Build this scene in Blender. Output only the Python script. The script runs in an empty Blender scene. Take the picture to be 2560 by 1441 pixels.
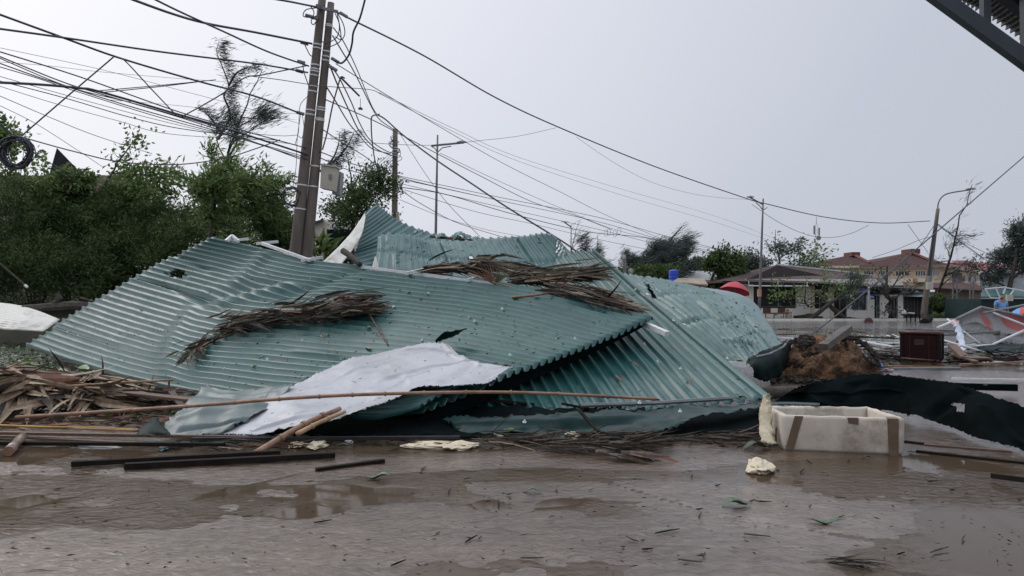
import bpy, math, random
import numpy as np
from mathutils import Vector, Matrix, Quaternion
R = math.radians
random.seed(7); rng = np.random.default_rng(7)
scene = bpy.context.scene
col = scene.collection
# ---------------------------------------------------------------- camera, sky, sun, exposure
FPX, HOR, CAMH = 1850.0, 747.0, 1.5
cam_d = bpy.data.cameras.new('camera'); cam = bpy.data.objects.new('camera', cam_d); col.objects.link(cam)
cam.location = (0, 0, CAMH); cam.rotation_euler = (R(90), 0, 0)
cam_d.sensor_width = 36; cam_d.lens = 36*FPX/2560; cam_d.shift_y = (HOR-720.5)/2560
cam_d.clip_start = 0.05; cam_d.clip_end = 6000
scene.camera = cam
world = bpy.data.worlds.new('World'); scene.world = world; world.use_nodes = True
nt = world.node_tree; nt.nodes.clear()
def wn(t, **k):
    n = nt.nodes.new(t)
    for a, b in k.items(): setattr(n, a, b)
    return n
out = wn('ShaderNodeOutputWorld'); bg = wn('ShaderNodeBackground')
sky = wn('ShaderNodeTexSky', sky_type='NISHITA', sun_disc=False, sun_elevation=R(38), sun_rotation=R(-50), air_density=1, dust_density=4)
tc = wn('ShaderNodeTexCoord')
dot = wn('ShaderNodeVectorMath', operation='DOT_PRODUCT'); dot.inputs[1].default_value = Vector((-0.62, 0.45, 0.64)).normalized()
ramp = wn('ShaderNodeValToRGB')
e = ramp.color_ramp.elements
e[0].position = 0.0; e[0].color = (0.49, 0.525, 0.595, 1)
e[1].position = 0.95; e[1].color = (0.88, 0.89, 0.94, 1)
m = e.new(0.35); m.color = (0.54, 0.575, 0.655, 1)
m = e.new(0.68); m.color = (0.71, 0.73, 0.81, 1)
noi = wn('ShaderNodeTexNoise'); noi.inputs['Scale'].default_value = 1.6; noi.inputs['Detail'].default_value = 4
mad = wn('ShaderNodeMath', operation='MULTIPLY_ADD'); mad.inputs[1].default_value = 0.10; 
nt.links.new(tc.outputs['Generated'], dot.inputs[0]); nt.links.new(tc.outputs['Generated'], noi.inputs['Vector'])
nt.links.new(noi.outputs['Fac'], mad.inputs[0]); nt.links.new(dot.outputs['Value'], mad.inputs[2])
nt.links.new(mad.outputs[0], ramp.inputs['Fac'])
skm = wn('ShaderNodeVectorMath', operation='SCALE'); skm.inputs['Scale'].default_value = 0.10
nt.links.new(sky.outputs['Color'], skm.inputs[0])
mix = wn('ShaderNodeMix', data_type='RGBA'); mix.inputs[0].default_value = 0.93
nt.links.new(skm.outputs[0], mix.inputs[6]); nt.links.new(ramp.outputs['Color'], mix.inputs[7])
sepz = wn('ShaderNodeSeparateXYZ'); nt.links.new(tc.outputs['Generated'], sepz.inputs[0])
zr = wn('ShaderNodeMapRange'); zr.inputs[1].default_value = .38; zr.inputs[2].default_value = 1.0; zr.inputs[3].default_value = 1.0; zr.inputs[4].default_value = 2.0
nt.links.new(sepz.outputs['Z'], zr.inputs[0]); zm = wn('ShaderNodeVectorMath', operation='SCALE')
nt.links.new(mix.outputs[2], zm.inputs[0]); nt.links.new(zr.outputs[0], zm.inputs['Scale']); nt.links.new(zm.outputs[0], bg.inputs['Color']); bg.inputs['Strength'].default_value = 1.0
nt.links.new(bg.outputs[0], out.inputs[0])
sun_d = bpy.data.lights.new('sun', 'SUN'); sun = bpy.data.objects.new('sun', sun_d); col.objects.link(sun)
sun_d.energy = 0.5; sun_d.angle = R(30); sun_d.color = (1, 0.97, 0.93)
sd = Vector((math.sin(R(-50))*math.cos(R(38)), math.cos(R(-50))*math.cos(R(38)), math.sin(R(38))))
sun.rotation_euler = sd.to_track_quat('Z', 'Y').to_euler()
scene.view_settings.view_transform = 'Standard'; scene.view_settings.look = 'None'
scene.view_settings.exposure = 0.08; scene.view_settings.gamma = 1.0
scene.view_settings.use_curve_mapping = False

# ---------------------------------------------------------------- placing helpers
def P(px, py, D): return Vector(((px-1280)/FPX*D, D, CAMH-(py-HOR)/FPX*D))
def G(px, py, z=0.0):
    D = (CAMH-z)*FPX/(py-HOR); return Vector(((px-1280)/FPX*D, D, z))
def X(px, D): return (px-1280)/FPX*D
def Z(py, D): return CAMH-(py-HOR)/FPX*D
def proj(v): return 1280+v[0]/v[1]*FPX, HOR-(v[2]-CAMH)/v[1]*FPX

_lat = {}
def vnoise(x, y, s, seed=0):
    x = np.asarray(x, float)/s; y = np.asarray(y, float)/s
    if seed not in _lat: _lat[seed] = np.random.default_rng(seed+100).random((64, 64))
    L = _lat[seed]; xi = np.floor(x).astype(int); yi = np.floor(y).astype(int)
    fx = x-xi; fy = y-yi; fx = fx*fx*(3-2*fx); fy = fy*fy*(3-2*fy)
    g = lambda a, b: L[a % 64, b % 64]
    return (g(xi, yi)*(1-fx)+g(xi+1, yi)*fx)*(1-fy)+(g(xi, yi+1)*(1-fx)+g(xi+1, yi+1)*fx)*fy
def fbm(x, y, s, seed=0, o=4):
    r = 0; a = 1; t = 0
    for i in range(o): r = r+a*(vnoise(x, y, s/2**i, seed+i)-.5); t += a; a *= .5
    return r/t

# ---------------------------------------------------------------- materials
MATS = {}
def mat(name, c1, c2=None, rough=.6, scale=6.0, r2=None, bump=0.0, bscale=None, metal=0.0, c3=None, stretch=(1, 1, 1), spec=.5, island=0.0, coat=0.0, transl=0.0, alpha=1.0, detail=6, lo=.38, hi=.62, bdist=.02):
    if name in MATS: return MATS[name]
    m = bpy.data.materials.new(name); m.use_nodes = True; MATS[name] = m
    t = m.node_tree; N = t.nodes; L = t.links; b = N['Principled BSDF']
    b.inputs['Roughness'].default_value = rough; b.inputs['Metallic'].default_value = metal
    b.inputs['Specular IOR Level'].default_value = spec
    b.inputs['Coat Weight'].default_value = coat; b.inputs['Coat Roughness'].default_value = .12
    b.inputs['Alpha'].default_value = alpha
    tc = N.new('ShaderNodeTexCoord'); mp = N.new('ShaderNodeMapping'); mp.inputs['Scale'].default_value = stretch
    L.new(tc.outputs['Object'], mp.inputs['Vector'])
    n = N.new('ShaderNodeTexNoise'); n.inputs['Scale'].default_value = scale; n.inputs['Detail'].default_value = detail; n.inputs['Roughness'].default_value = .62
    L.new(mp.outputs[0], n.inputs['Vector'])
    mr = N.new('ShaderNodeMapRange'); mr.inputs[1].default_value = lo; mr.inputs[2].default_value = hi
    L.new(n.outputs['Fac'], mr.inputs[0])
    c2 = c2 or tuple(x*.6 for x in c1)
    mx = N.new('ShaderNodeMix'); mx.data_type = 'RGBA'; mx.inputs[6].default_value = (*c1, 1); mx.inputs[7].default_value = (*c2, 1)
    L.new(mr.outputs[0], mx.inputs[0]); res = mx.outputs[2]
    if c3:
        n3 = N.new('ShaderNodeTexNoise'); n3.inputs['Scale'].default_value = scale*.37; n3.inputs['Detail'].default_value = 8; n3.inputs['Roughness'].default_value = .7
        L.new(tc.outputs['Object'], n3.inputs['Vector'])
        m3 = N.new('ShaderNodeMapRange'); m3.inputs[1].default_value = .52; m3.inputs[2].default_value = .66; L.new(n3.outputs['Fac'], m3.inputs[0])
        x3 = N.new('ShaderNodeMix'); x3.data_type = 'RGBA'; L.new(m3.outputs[0], x3.inputs[0]); L.new(res, x3.inputs[6]); x3.inputs[7].default_value = (*c3, 1); res = x3.outputs[2]
    if island:
        ge = N.new('ShaderNodeNewGeometry'); ma = N.new('ShaderNodeMapRange')
        ma.inputs[3].default_value = 1-island; ma.inputs[4].default_value = 1+island
        L.new(ge.outputs['Random Per Island'], ma.inputs[0])
        sc = N.new('ShaderNodeVectorMath'); sc.operation = 'SCALE'; L.new(res, sc.inputs[0]); L.new(ma.outputs[0], sc.inputs['Scale']); res = sc.outputs[0]
    L.new(res, b.inputs['Base Color'])
    if r2 is not None:
        rr = N.new('ShaderNodeMapRange'); rr.inputs[1].default_value = .35; rr.inputs[2].default_value = .65; rr.inputs[3].default_value = rough; rr.inputs[4].default_value = r2
        L.new(n.outputs['Fac'], rr.inputs[0]); L.new(rr.outputs[0], b.inputs['Roughness'])
    if bump:
        nb = N.new('ShaderNodeTexNoise'); nb.inputs['Scale'].default_value = bscale or scale*4; nb.inputs['Detail'].default_value = 5
        L.new(mp.outputs[0], nb.inputs['Vector'])
        bp = N.new('ShaderNodeBump'); bp.inputs['Strength'].default_value = bump; bp.inputs['Distance'].default_value = bdist
        L.new(nb.outputs['Fac'], bp.inputs['Height']); L.new(bp.outputs[0], b.inputs['Normal'])
    if transl:
        tr = N.new('ShaderNodeBsdfTranslucent'); ms = N.new('ShaderNodeMixShader'); ms.inputs[0].default_value = transl
        L.new(res, tr.inputs['Color']); L.new(b.outputs[0], ms.inputs[1]); L.new(tr.outputs[0], ms.inputs[2])
        L.new(ms.outputs[0], N['Material Output'].inputs['Surface'])
    return m

GREEN = mat('painted_green_steel', (.030, .112, .106), (.020, .082, .078), .40, 2.5, .28, .10, 5, c3=(.050, .130, .122), spec=.5, bdist=.03, coat=.05)
GREENP = mat('weathered_green_steel', (.085, .175, .170), (.060, .138, .136), .4, 2.5, .28, .25, 6, c3=(.11, .19, .188), spec=.5, bdist=.03, coat=.12)
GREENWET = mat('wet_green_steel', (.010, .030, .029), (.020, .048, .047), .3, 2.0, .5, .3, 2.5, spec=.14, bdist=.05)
DKGREEN = mat('dark_green_steel', (.008, .022, .020), (.005, .012, .012), .5, 2.0, .65, .15, 4, spec=.12)
BLACKM = mat('black_flashing_and_shade', (.004, .008, .009), (.003, .005, .005), .85, 3, .95, .1, 6, spec=.04)  # flashing black, also the painted shade of the sheets under the wreck
WHITEM = mat('white_sheet_back', (.44, .45, .48), (.38, .39, .415), .42, 2.5, .3, .3, 5, c3=(.33, .33, .335), bdist=.05)
OFFWH = mat('offwhite_sheet', (.74, .72, .66), (.66, .64, .58), .5, 3, .4, .1, 8, c3=(.35, .33, .28))
BACKM = mat('grey_green_underside', (.07, .085, .085), (.04, .05, .05), .5, 3)
STEELW = mat('galvanised_beam', (.78, .78, .78), (.6, .61, .62), .35, 8, .5, metal=.0)
CONC = mat('pole_concrete', (.185, .150, .128), (.12, .098, .085), .75, 3, .9, .3, 25, c3=(.11, .09, .08), stretch=(1, 1, .25))
CONC2 = mat('grey_concrete', (.24, .23, .22), (.16, .15, .14), .8, 8, .9, .3, 30)
CABLE = mat('black_cable', (.03, .034, .045), (.045, .05, .062), .5, 5)
CABLEB = mat('brown_cable', (.16, .085, .06), (.10, .06, .045), .6, 5)
WIREY = mat('yellow_cable', (.45, .27, .04), (.35, .2, .03), .5, 5)
BAMB = mat('bamboo', (.33, .19, .12), (.22, .12, .07), .45, 6, .6, stretch=(1, 1, 1), c3=(.12, .07, .045))
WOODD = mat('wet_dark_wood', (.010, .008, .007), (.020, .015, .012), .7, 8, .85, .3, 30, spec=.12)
WOODB = mat('brown_wood', (.14, .075, .045), (.08, .045, .03), .5, 9, .6, .3, 30, stretch=(1, 4, 4))
PALM = [mat('dry_palm_dark', (.085, .064, .048), (.035, .027, .022), .6, 12, island=.3),
        mat('dry_palm_tan', (.33, .245, .165), (.19, .135, .09), .6, 12, island=.3),
        mat('dry_palm_red', (.22, .10, .06), (.14, .065, .045), .6, 12, island=.3),
        mat('dry_palm_olive', (.17, .165, .10), (.10, .095, .06), .6, 12, island=.3)]
BARK = mat('bark', (.075, .06, .05), (.04, .032, .027), .85, 10, .9, .5, 40)
LEAFA = mat('leaf_mid', (.19, .27, .10), (.10, .155, .05), .55, 2, island=.5, transl=.3, spec=.22)
LEAFB = mat('leaf_dark', (.105, .15, .055), (.048, .078, .027), .6, 1.2, island=.55, transl=.2, spec=.15)
LEAFC = mat('leaf_grey_green', (.09, .115, .085), (.06, .08, .06), .6, 2, island=.35, transl=.2)
LEAFL = mat('leaf_light', (.14, .20, .06), (.09, .14, .045), .45, 2, island=.4, transl=.35)
LEAFG = mat('fresh_fallen_leaf', (.10, .19, .055), (.06, .12, .04), .4, 20, island=.3)
NEED = mat('needle_foliage', (.075, .10, .085), (.045, .065, .055), .7, 2, island=.3, transl=.15)
STYRO = mat('styrofoam', (.62, .555, .47), (.52, .46, .385), .75, 5, .85, .4, 70, c3=(.33, .27, .21), bdist=.008)
STYROI = mat('yellow_foam', (.66, .58, .43), (.54, .46, .33), .8, 12, .9, .4, 30)
TAPE = mat('brown_tape', (.16, .105, .07), (.12, .08, .05), .35, 10)
CABW = mat('varnished_dark_wood', (.022, .005, .005), (.012, .003, .003), .5, 8, .6, .1, 20, spec=.2)
CABR = mat('varnished_edge', (.09, .025, .018), (.05, .015, .012), .28, 8)
WALLW = mat('white_wall', (.84, .80, .73), (.78, .74, .67), .8, 1.2, .9, .1, 20, c3=(.68, .64, .57))
WALLP = mat('peach_wall', (.80, .60, .44), (.74, .54, .40), .85, 1.0)
WALLC = mat('cream_trim', (.74, .64, .48), (.66, .57, .42), .8, 1.5)
WALLT = mat('tan_stone_wall', (.36, .30, .23), (.26, .22, .17), .9, 1.4, c3=(.12, .10, .08))
WALLG = mat('pale_blue_wall', (.50, .53, .57), (.42, .45, .49), .85, 1.5)
ROOFB = mat('brown_roof_tile', (.085, .055, .053), (.062, .040, .039), .85, 4, .9, .5, 20, stretch=(.4, 1, 3))
ROOFR = mat('dark_red_roof_tile', (.075, .030, .028), (.05, .022, .02), .9, 3, .95, .5, 20, stretch=(.4, 1, 3))
ROOFX = mat('red_metal_roof', (.32, .05, .05), (.22, .035, .035), .5, 3)
ROOFG = mat('grey_sheet_roof', (.34, .35, .35), (.26, .27, .27), .5, 2)
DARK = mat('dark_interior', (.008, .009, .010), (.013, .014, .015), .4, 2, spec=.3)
GLASS = mat('window_glass', (.03, .04, .05), (.06, .07, .08), .12, 3)
GREYM = mat('grey_metal', (.20, .21, .22), (.14, .15, .16), .45, 6, .6)
LAMPM = mat('lamp_post_metal', (.17, .165, .165), (.12, .12, .12), .5, 3)
BLUE = mat('blue_plastic', (.015, .06, .50), (.012, .05, .4), .35, 3)
REDU = mat('red_umbrella_cloth', (.50, .035, .06), (.42, .03, .05), .55, 3)
SIGNB = mat('blue_sign', (.02, .04, .22), (.018, .035, .18), .4, 3)
WHITEP = mat('white_paint', (.7, .7, .7), (.6, .6, .6), .5, 6)
DIRT = mat('orange_soil', (.22, .115, .052), (.11, .056, .03), .85, 5, .95, 1.0, 18, c3=(.03, .021, .015), bdist=.06, lo=.3, hi=.7)
DIRTB = mat('black_soil', (.025, .018, .014), (.04, .026, .018), .8, 9, .9, .8, 30)
BANK = mat('earth_bank_soil', (.045, .045, .025), (.03, .028, .018), .9, 3, .95, .5, 12)
CREAMB = mat('cream_cabinet', (.50, .46, .38), (.44, .40, .33), .5, 4)
GREYB = mat('grey_box', (.24, .24, .245), (.2, .2, .205), .5, 4)
TARP = mat('black_tarp', (.014, .014, .015), (.022, .022, .024), .9, 4, .95, .6, 12, spec=.08)
SKIN = mat('skin', (.28, .15, .10), (.25, .13, .09), .5, 4)
SHIRT = mat('light_blue_shirt', (.16, .33, .62), (.13, .28, .54), .8, 6)
TROUS = mat('dark_trousers', (.02, .022, .03), (.03, .03, .04), .8, 6)
HAIR = mat('black_hair', (.01, .009, .008), (.015, .013, .012), .5, 6)

# tent fabric: grey cloth with faded red print
def tentmat():
    m = mat('printed_tent_cloth', (.30, .29, .29), (.24, .23, .23), .6, 2)
    N = m.node_tree.nodes; L = m.node_tree.links; b = N['Principled BSDF']
    n = N.new('ShaderNodeTexVoronoi'); n.inputs['Scale'].default_value = 1.1; tc = N.new('ShaderNodeTexCoord'); L.new(tc.outputs['Object'], n.inputs['Vector'])
    mr = N.new('ShaderNodeMapRange'); mr.inputs[1].default_value = .42; mr.inputs[2].default_value = .50; L.new(n.outputs['Distance'], mr.inputs[0])
    mx = N.new('ShaderNodeMix'); mx.data_type = 'RGBA'; mx.inputs[6].default_value = (.36, .09, .09, 1)
    L.new(mr.outputs[0], mx.inputs[0]); L.new(b.inputs['Base Color'].links[0].from_socket, mx.inputs[7]); L.new(mx.outputs[2], b.inputs['Base Color'])
    return m
TENT = tentmat()

def ground_mat():
    m = bpy.data.materials.new('wet_ground'); m.use_nodes = True; t = m.node_tree; N = t.nodes; L = t.links; b = N['Principled BSDF']
    tc = N.new('ShaderNodeTexCoord')
    def noise(scale, st=(1, 1, 1), det=6, ro=.6, dist=0):
        mp = N.new('ShaderNodeMapping'); mp.inputs['Scale'].default_value = st; L.new(tc.outputs['Object'], mp.inputs[0])
        n = N.new('ShaderNodeTexNoise'); n.inputs['Scale'].default_value = scale; n.inputs['Detail'].default_value = det; n.inputs['Roughness'].default_value = ro; n.inputs['Distortion'].default_value = dist
        L.new(mp.outputs[0], n.inputs[0]); return n.outputs['Fac']
    def rng_(s, a, b_, c=0, d=1):
        r = N.new('ShaderNodeMapRange'); r.inputs[1].default_value = a; r.inputs[2].default_value = b_; r.inputs[3].default_value = c; r.inputs[4].default_value = d; L.new(s, r.inputs[0]); return r.outputs[0]
    def mixc(f, a, c):
        x = N.new('ShaderNodeMix'); x.data_type = 'RGBA'; L.new(f, x.inputs[0])
        for k, v in ((6, a), (7, c)):
            if isinstance(v, tuple): x.inputs[k].default_value = (*v, 1)
            else: L.new(v, x.inputs[k])
        return x.outputs[2]
    near = mixc(rng_(noise(1.3, (.6, 1, 1)), .38, .62), (.215, .155, .115), (.135, .090, .060))
    near = mixc(rng_(noise(34, det=3), .55, .75), near, (.05, .038, .032))
    near = mixc(rng_(noise(.6, (.8, .8, 1), 8, .7), .50, .64), near, (.235, .185, .15))
    far = mixc(rng_(noise(.5, (.3, 1.4, 1), 8), .35, .65), (.20, .195, .195), (.14, .132, .13))
    sp = N.new('ShaderNodeSeparateXYZ'); L.new(tc.outputs['Object'], sp.inputs[0])
    wob = N.new('ShaderNodeMath'); wob.operation = 'MULTIPLY_ADD'; L.new(noise(.3), wob.inputs[0]); wob.inputs[1].default_value = 6; L.new(sp.outputs['Y'], wob.inputs[2])
    base = mixc(rng_(wob.outputs[0], 15, 22), near, far)
    mud = N.new('ShaderNodeMath'); mud.operation = 'MULTIPLY'
    L.new(rng_(wob.outputs[0], 8.6, 10.2), mud.inputs[0]); L.new(rng_(wob.outputs[0], 16, 12), mud.inputs[1])
    base = mixc(mud.outputs[0], base, (.115, .070, .040))
    silt = noise(4, (1.1, .9, 1), 12, .8, .5)
    base = mixc(rng_(silt, .55, .68, 0, .45), base, (.070, .050, .038)); base = mixc(rng_(silt, .44, .34, 0, .25), base, (.30, .225, .17))
    wz = N.new('ShaderNodeMath'); wz.operation = 'MULTIPLY_ADD'; L.new(noise(3, (.6, 1.2, 1), 8, .7), wz.inputs[0]); wz.inputs[1].default_value = .022; L.new(sp.outputs['Z'], wz.inputs[2])
    wet = rng_(wz.outputs[0], .026, .011)
    dk = N.new('ShaderNodeVectorMath'); dk.operation = 'SCALE'; L.new(base, dk.inputs[0]); L.new(rng_(wz.outputs[0], .024, .011, 1, .58), dk.inputs['Scale'])
    L.new(dk.outputs[0], b.inputs['Base Color'])
    ro = N.new('ShaderNodeMath'); ro.operation = 'MULTIPLY'; L.new(rng_(noise(1.3, (.8, .9, 1), 10, .75), .38, .60, .06, .36), ro.inputs[0]); L.new(rng_(wz.outputs[0], .026, .011, 1, .35), ro.inputs[1])
    L.new(ro.outputs[0], b.inputs['Roughness'])
    b.inputs['Specular IOR Level'].default_value = .55
    b.inputs['Coat Weight'].default_value = .7; b.inputs['Coat Roughness'].default_value = .1; b.inputs['Coat IOR'].default_value = 1.33
    a1 = noise(10, (1, 1.05, 1), 9, .66, 1.0); a2 = noise(60, det=3)
    ad = N.new('ShaderNodeMath'); ad.operation = 'MULTIPLY_ADD'; L.new(a2, ad.inputs[0]); ad.inputs[1].default_value = .10; L.new(a1, ad.inputs[2])
    bp = N.new('ShaderNodeBump'); bp.inputs['Strength'].default_value = .55; bp.inputs['Distance'].default_value = .032
    L.new(ad.outputs[0], bp.inputs['Height']); L.new(bp.outputs[0], b.inputs['Normal']); L.new(bp.outputs[0], b.inputs['Coat Normal'])
    return m
def water_mat():
    m = bpy.data.materials.new('muddy_water'); m.use_nodes = True; t = m.node_tree; N = t.nodes; L = t.links; b = N['Principled BSDF']
    b.inputs['Base Color'].default_value = (.085, .058, .036, 1); b.inputs['Roughness'].default_value = .06; b.inputs['IOR'].default_value = 1.33
    b.inputs['Alpha'].default_value = .8
    tc = N.new('ShaderNodeTexCoord'); mp = N.new('ShaderNodeMapping'); mp.inputs['Scale'].default_value = (.8, 1.1, 1); L.new(tc.outputs['Object'], mp.inputs[0])
    n = N.new('ShaderNodeTexNoise'); n.inputs['Scale'].default_value = 11; n.inputs['Detail'].default_value = 7; n.inputs['Distortion'].default_value = 1.2; L.new(mp.outputs[0], n.inputs[0])
    n2 = N.new('ShaderNodeTexNoise'); n2.inputs['Scale'].default_value = .8; L.new(tc.outputs['Object'], n2.inputs[0])
    r = N.new('ShaderNodeMapRange'); r.inputs[1].default_value = .42; r.inputs[2].default_value = .6; L.new(n2.outputs['Fac'], r.inputs[0])
    mu = N.new('ShaderNodeMath'); mu.operation = 'MULTIPLY'; L.new(n.outputs['Fac'], mu.inputs[0]); L.new(r.outputs[0], mu.inputs[1])
    bp = N.new('ShaderNodeBump'); bp.inputs['Strength'].default_value = .8; bp.inputs['Distance'].default_value = .03; L.new(mu.outputs[0], bp.inputs['Height']); L.new(bp.outputs[0], b.inputs['Normal'])
    return m

# ---------------------------------------------------------------- object helpers
WLOC = {}
def tag(o, label=None, cat=None, group=None, kind=None):
    if label: o['label'] = label
    if cat: o['category'] = cat
    if group: o['group'] = group
    if kind: o['kind'] = kind
    return o
def thing(name, label, cat, loc, group=None):
    o = bpy.data.objects.new(name, None); o.empty_display_size = .1; col.objects.link(o); o.location = loc
    WLOC[o.name] = Vector(loc); return tag(o, label, cat, group)
class MB:
    def __init__(s): s.v = []; s.f = []
    def add(s, vs, fs):
        k = len(s.v); s.v += [tuple(x) for x in vs]; s.f += [tuple(i+k for i in f) for f in fs]; return s
    def box(s, c, size, rz=0, M=None):
        M = M or Matrix.Rotation(rz, 3, 'Z'); c = Vector(c)
        vs = [c+M@Vector((x*size[0]/2, y*size[1]/2, z*size[2]/2)) for x in (-1, 1) for y in (-1, 1) for z in (-1, 1)]
        return s.add(vs, [(0, 1, 3, 2), (4, 6, 7, 5), (0, 4, 5, 1), (2, 3, 7, 6), (0, 2, 6, 4), (1, 5, 7, 3)])
    def bx(s, x0, x1, y0, y1, z0, z1): return s.box(((x0+x1)/2, (y0+y1)/2, (z0+z1)/2), (abs(x1-x0), abs(y1-y0), abs(z1-z0)))
    def beam(s, a, b, w, h, up=(0, 0, 1)):
        a = Vector(a); b = Vector(b); d = (b-a); L = d.length; d.normalize(); u = Vector(up); r = d.cross(u)
        if r.length < 1e-3: r = d.cross(Vector((1, 0, 0)))
        r.normalize(); u = r.cross(d)
        return s.box((a+b)/2, (L, w, h), M=Matrix((d, r, u)).transposed())
    def tube(s, pts, rad, n=6, cap=True):
        pts = [Vector(p) for p in pts]; k = len(pts)
        if not hasattr(rad, '__len__'): rad = [rad]*k
        vs = []; ref = None
        for i, p in enumerate(pts):
            d = (pts[min(i+1, k-1)]-pts[max(i-1, 0)]).normalized()
            if ref is None:
                ref = d.cross(Vector((0, 0, 1)));
                if ref.length < .2: ref = d.cross(Vector((1, 0, 0)))
            r = (ref-d*ref.dot(d)).normalized(); ref = r; q = d.cross(r)
            for j in range(n):
                a = 2*math.pi*j/n; vs.append(p+(r*math.cos(a)+q*math.sin(a))*rad[i])
        fs = [(i*n+j, i*n+(j+1) % n, (i+1)*n+(j+1) % n, (i+1)*n+j) for i in range(k-1) for j in range(n)]
        if cap: fs += [tuple(range(n))[::-1], tuple((k-1)*n+j for j in range(n))]
        return s.add(vs, fs)
    def poly(s, pts): return s.add(pts, [tuple(range(len(pts)))])
    def prism(s, pts, d):
        pts = [Vector(p) for p in pts]; d = Vector(d); n = len(pts)
        return s.add(pts+[p+d for p in pts], [tuple(range(n)), tuple(range(2*n-1, n-1, -1))]+[(i, i+n, (i+1) % n+n, (i+1) % n) for i in range(n)])
def build(name, mb, mats, parent=None, smooth=False, label=None, cat=None, group=None, kind=None, loc=None):
    """mesh from world-space vertices; origin at parent's origin or at loc / base centre"""
    V = np.array(mb.v, float) if not isinstance(mb, tuple) else np.asarray(mb[0], float)
    F = mb.f if not isinstance(mb, tuple) else mb[1]
    if parent is not None: org = WLOC[parent.name]
    elif loc is not None: org = Vector(loc)
    else: org = Vector(((V[:, 0].min()+V[:, 0].max())/2, (V[:, 1].min()+V[:, 1].max())/2, V[:, 2].min()))
    V = V-np.array(org)
    me = bpy.data.meshes.new(name)
    if isinstance(F, np.ndarray):
        nv = F.shape[1]
        me.vertices.add(len(V)); me.vertices.foreach_set('co', V.ravel())
        me.loops.add(F.size); me.loops.foreach_set('vertex_index', F.ravel().astype(np.int32))
        me.polygons.add(len(F)); me.polygons.foreach_set('loop_start', np.arange(0, F.size, nv, dtype=np.int32))
        me.update(calc_edges=True)
    else:
        me.from_pydata(V.tolist(), [], F); me.update()
    for m_ in (mats if isinstance(mats, (list, tuple)) else [mats]): me.materials.append(m_)
    if smooth: me.polygons.foreach_set('use_smooth', [True]*len(me.polygons))
    o = bpy.data.objects.new(name, me); col.objects.link(o)
    if parent is not None: o.parent = parent
    else: o.location = org
    WLOC[o.name] = org
    return tag(o, label, cat, group, kind)
def cr(pts, n=8):
    """Catmull-Rom through points (any dimension)"""
    p = [np.array(q, float) for q in pts]
    if len(p) == 2: return [p[0]+(p[1]-p[0])*t for t in np.linspace(0, 1, n+1)]
    p = [2*p[0]-p[1]]+p+[2*p[-1]-p[-2]]; o = []
    for i in range(1, len(p)-2):
        for t in np.linspace(0, 1, n, endpoint=False):
            a, b, c, d = p[i-1:i+3]
            o.append(.5*(2*b+(c-a)*t+(2*a-5*b+4*c-d)*t*t+(3*b-a-3*c+d)*t**3))
    o.append(p[-2]); return o
def crmat(k, ts):
    """matrix that evaluates a Catmull-Rom spline with k knots at ts in 0..1"""
    M = np.zeros((len(ts), k))
    for r, t in enumerate(ts):
        if k == 2: M[r] = [1-t, t]; continue
        x = min(max(t, 0), 1)*(k-1); i = min(int(x), k-2); f = x-i
        w = [.5*(-f+2*f*f-f**3), .5*(2-5*f*f+3*f**3), .5*(f+4*f*f-3*f**3), .5*(-f*f+f**3)]
        for j, wt in zip((i-1, i, i+1, i+2), w):
            if j < 0: M[r, 0] += 2*wt; M[r, 1] -= wt
            elif j > k-1: M[r, k-1] += 2*wt; M[r, k-2] -= wt
            else: M[r, j] += wt
    return M
class Surf:
    """curved sheet: control grid [across][along] of (px, py, distance)"""
    def __init__(s, grid, wave=0.0, ws=1.0, seed=0, creases=()):
        s.C = np.array([[tuple(P(*q)) for q in row] for row in grid]); s.wave = wave; s.ws = ws; s.seed = seed; s.cre = creases
    def ev(s, us, vs):
        A = crmat(s.C.shape[0], us); B = crmat(s.C.shape[1], vs)
        Pt = np.einsum('ai,bj,ijk->abk', A, B, s.C)
        du = np.gradient(Pt, axis=0); dv = np.gradient(Pt, axis=1)
        Nn = np.cross(du, dv); Nn /= np.linalg.norm(Nn, axis=2, keepdims=True)+1e-9
        if s.wave or s.cre:
            h = fbm(Pt[..., 0]+Pt[..., 2], Pt[..., 1], s.ws, s.seed)*s.wave*2
            U, V = np.meshgrid(us, vs, indexing='ij')
            for (u0, v0, u1, v1, w, d) in s.cre:
                L2 = (u1-u0)**2+(v1-v0)**2; t = np.clip(((U-u0)*(u1-u0)+(V-v0)*(v1-v0))/L2, 0, 1)
                ds = np.hypot(U-u0-t*(u1-u0), V-v0-t*(v1-v0)); h = h+d*np.clip(1-ds/w, 0, 1)
            Pt = Pt+Nn*h[..., None]
        return Pt, Nn
    def lookup(s):
        if not hasattr(s, '_P'):
            s._P, s._N = s.ev(np.linspace(0, 1, 60), np.linspace(0, 1, 120))
            s._px = 1280+s._P[..., 0]/s._P[..., 1]*FPX; s._py = HOR-(s._P[..., 2]-CAMH)/s._P[..., 1]*FPX
    def at(s, px, py, lift=0.0):
        s.lookup(); i = np.unravel_index(np.argmin((s._px-px)**2+(s._py-py)**2), s._px.shape)
        n = Vector(s._N[i]); n = n if n.dot(Vector((0, 0, CAMH))-Vector(s._P[i])) > 0 else -n
        return P(px, py, s._P[i][1])+n*lift, n
PROF = [(0, 0), (.02, 0), (.38, 0), (.40, .03), (.48, 1), (.50, 1), (.60, 1), (.62, .97)]
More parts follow.
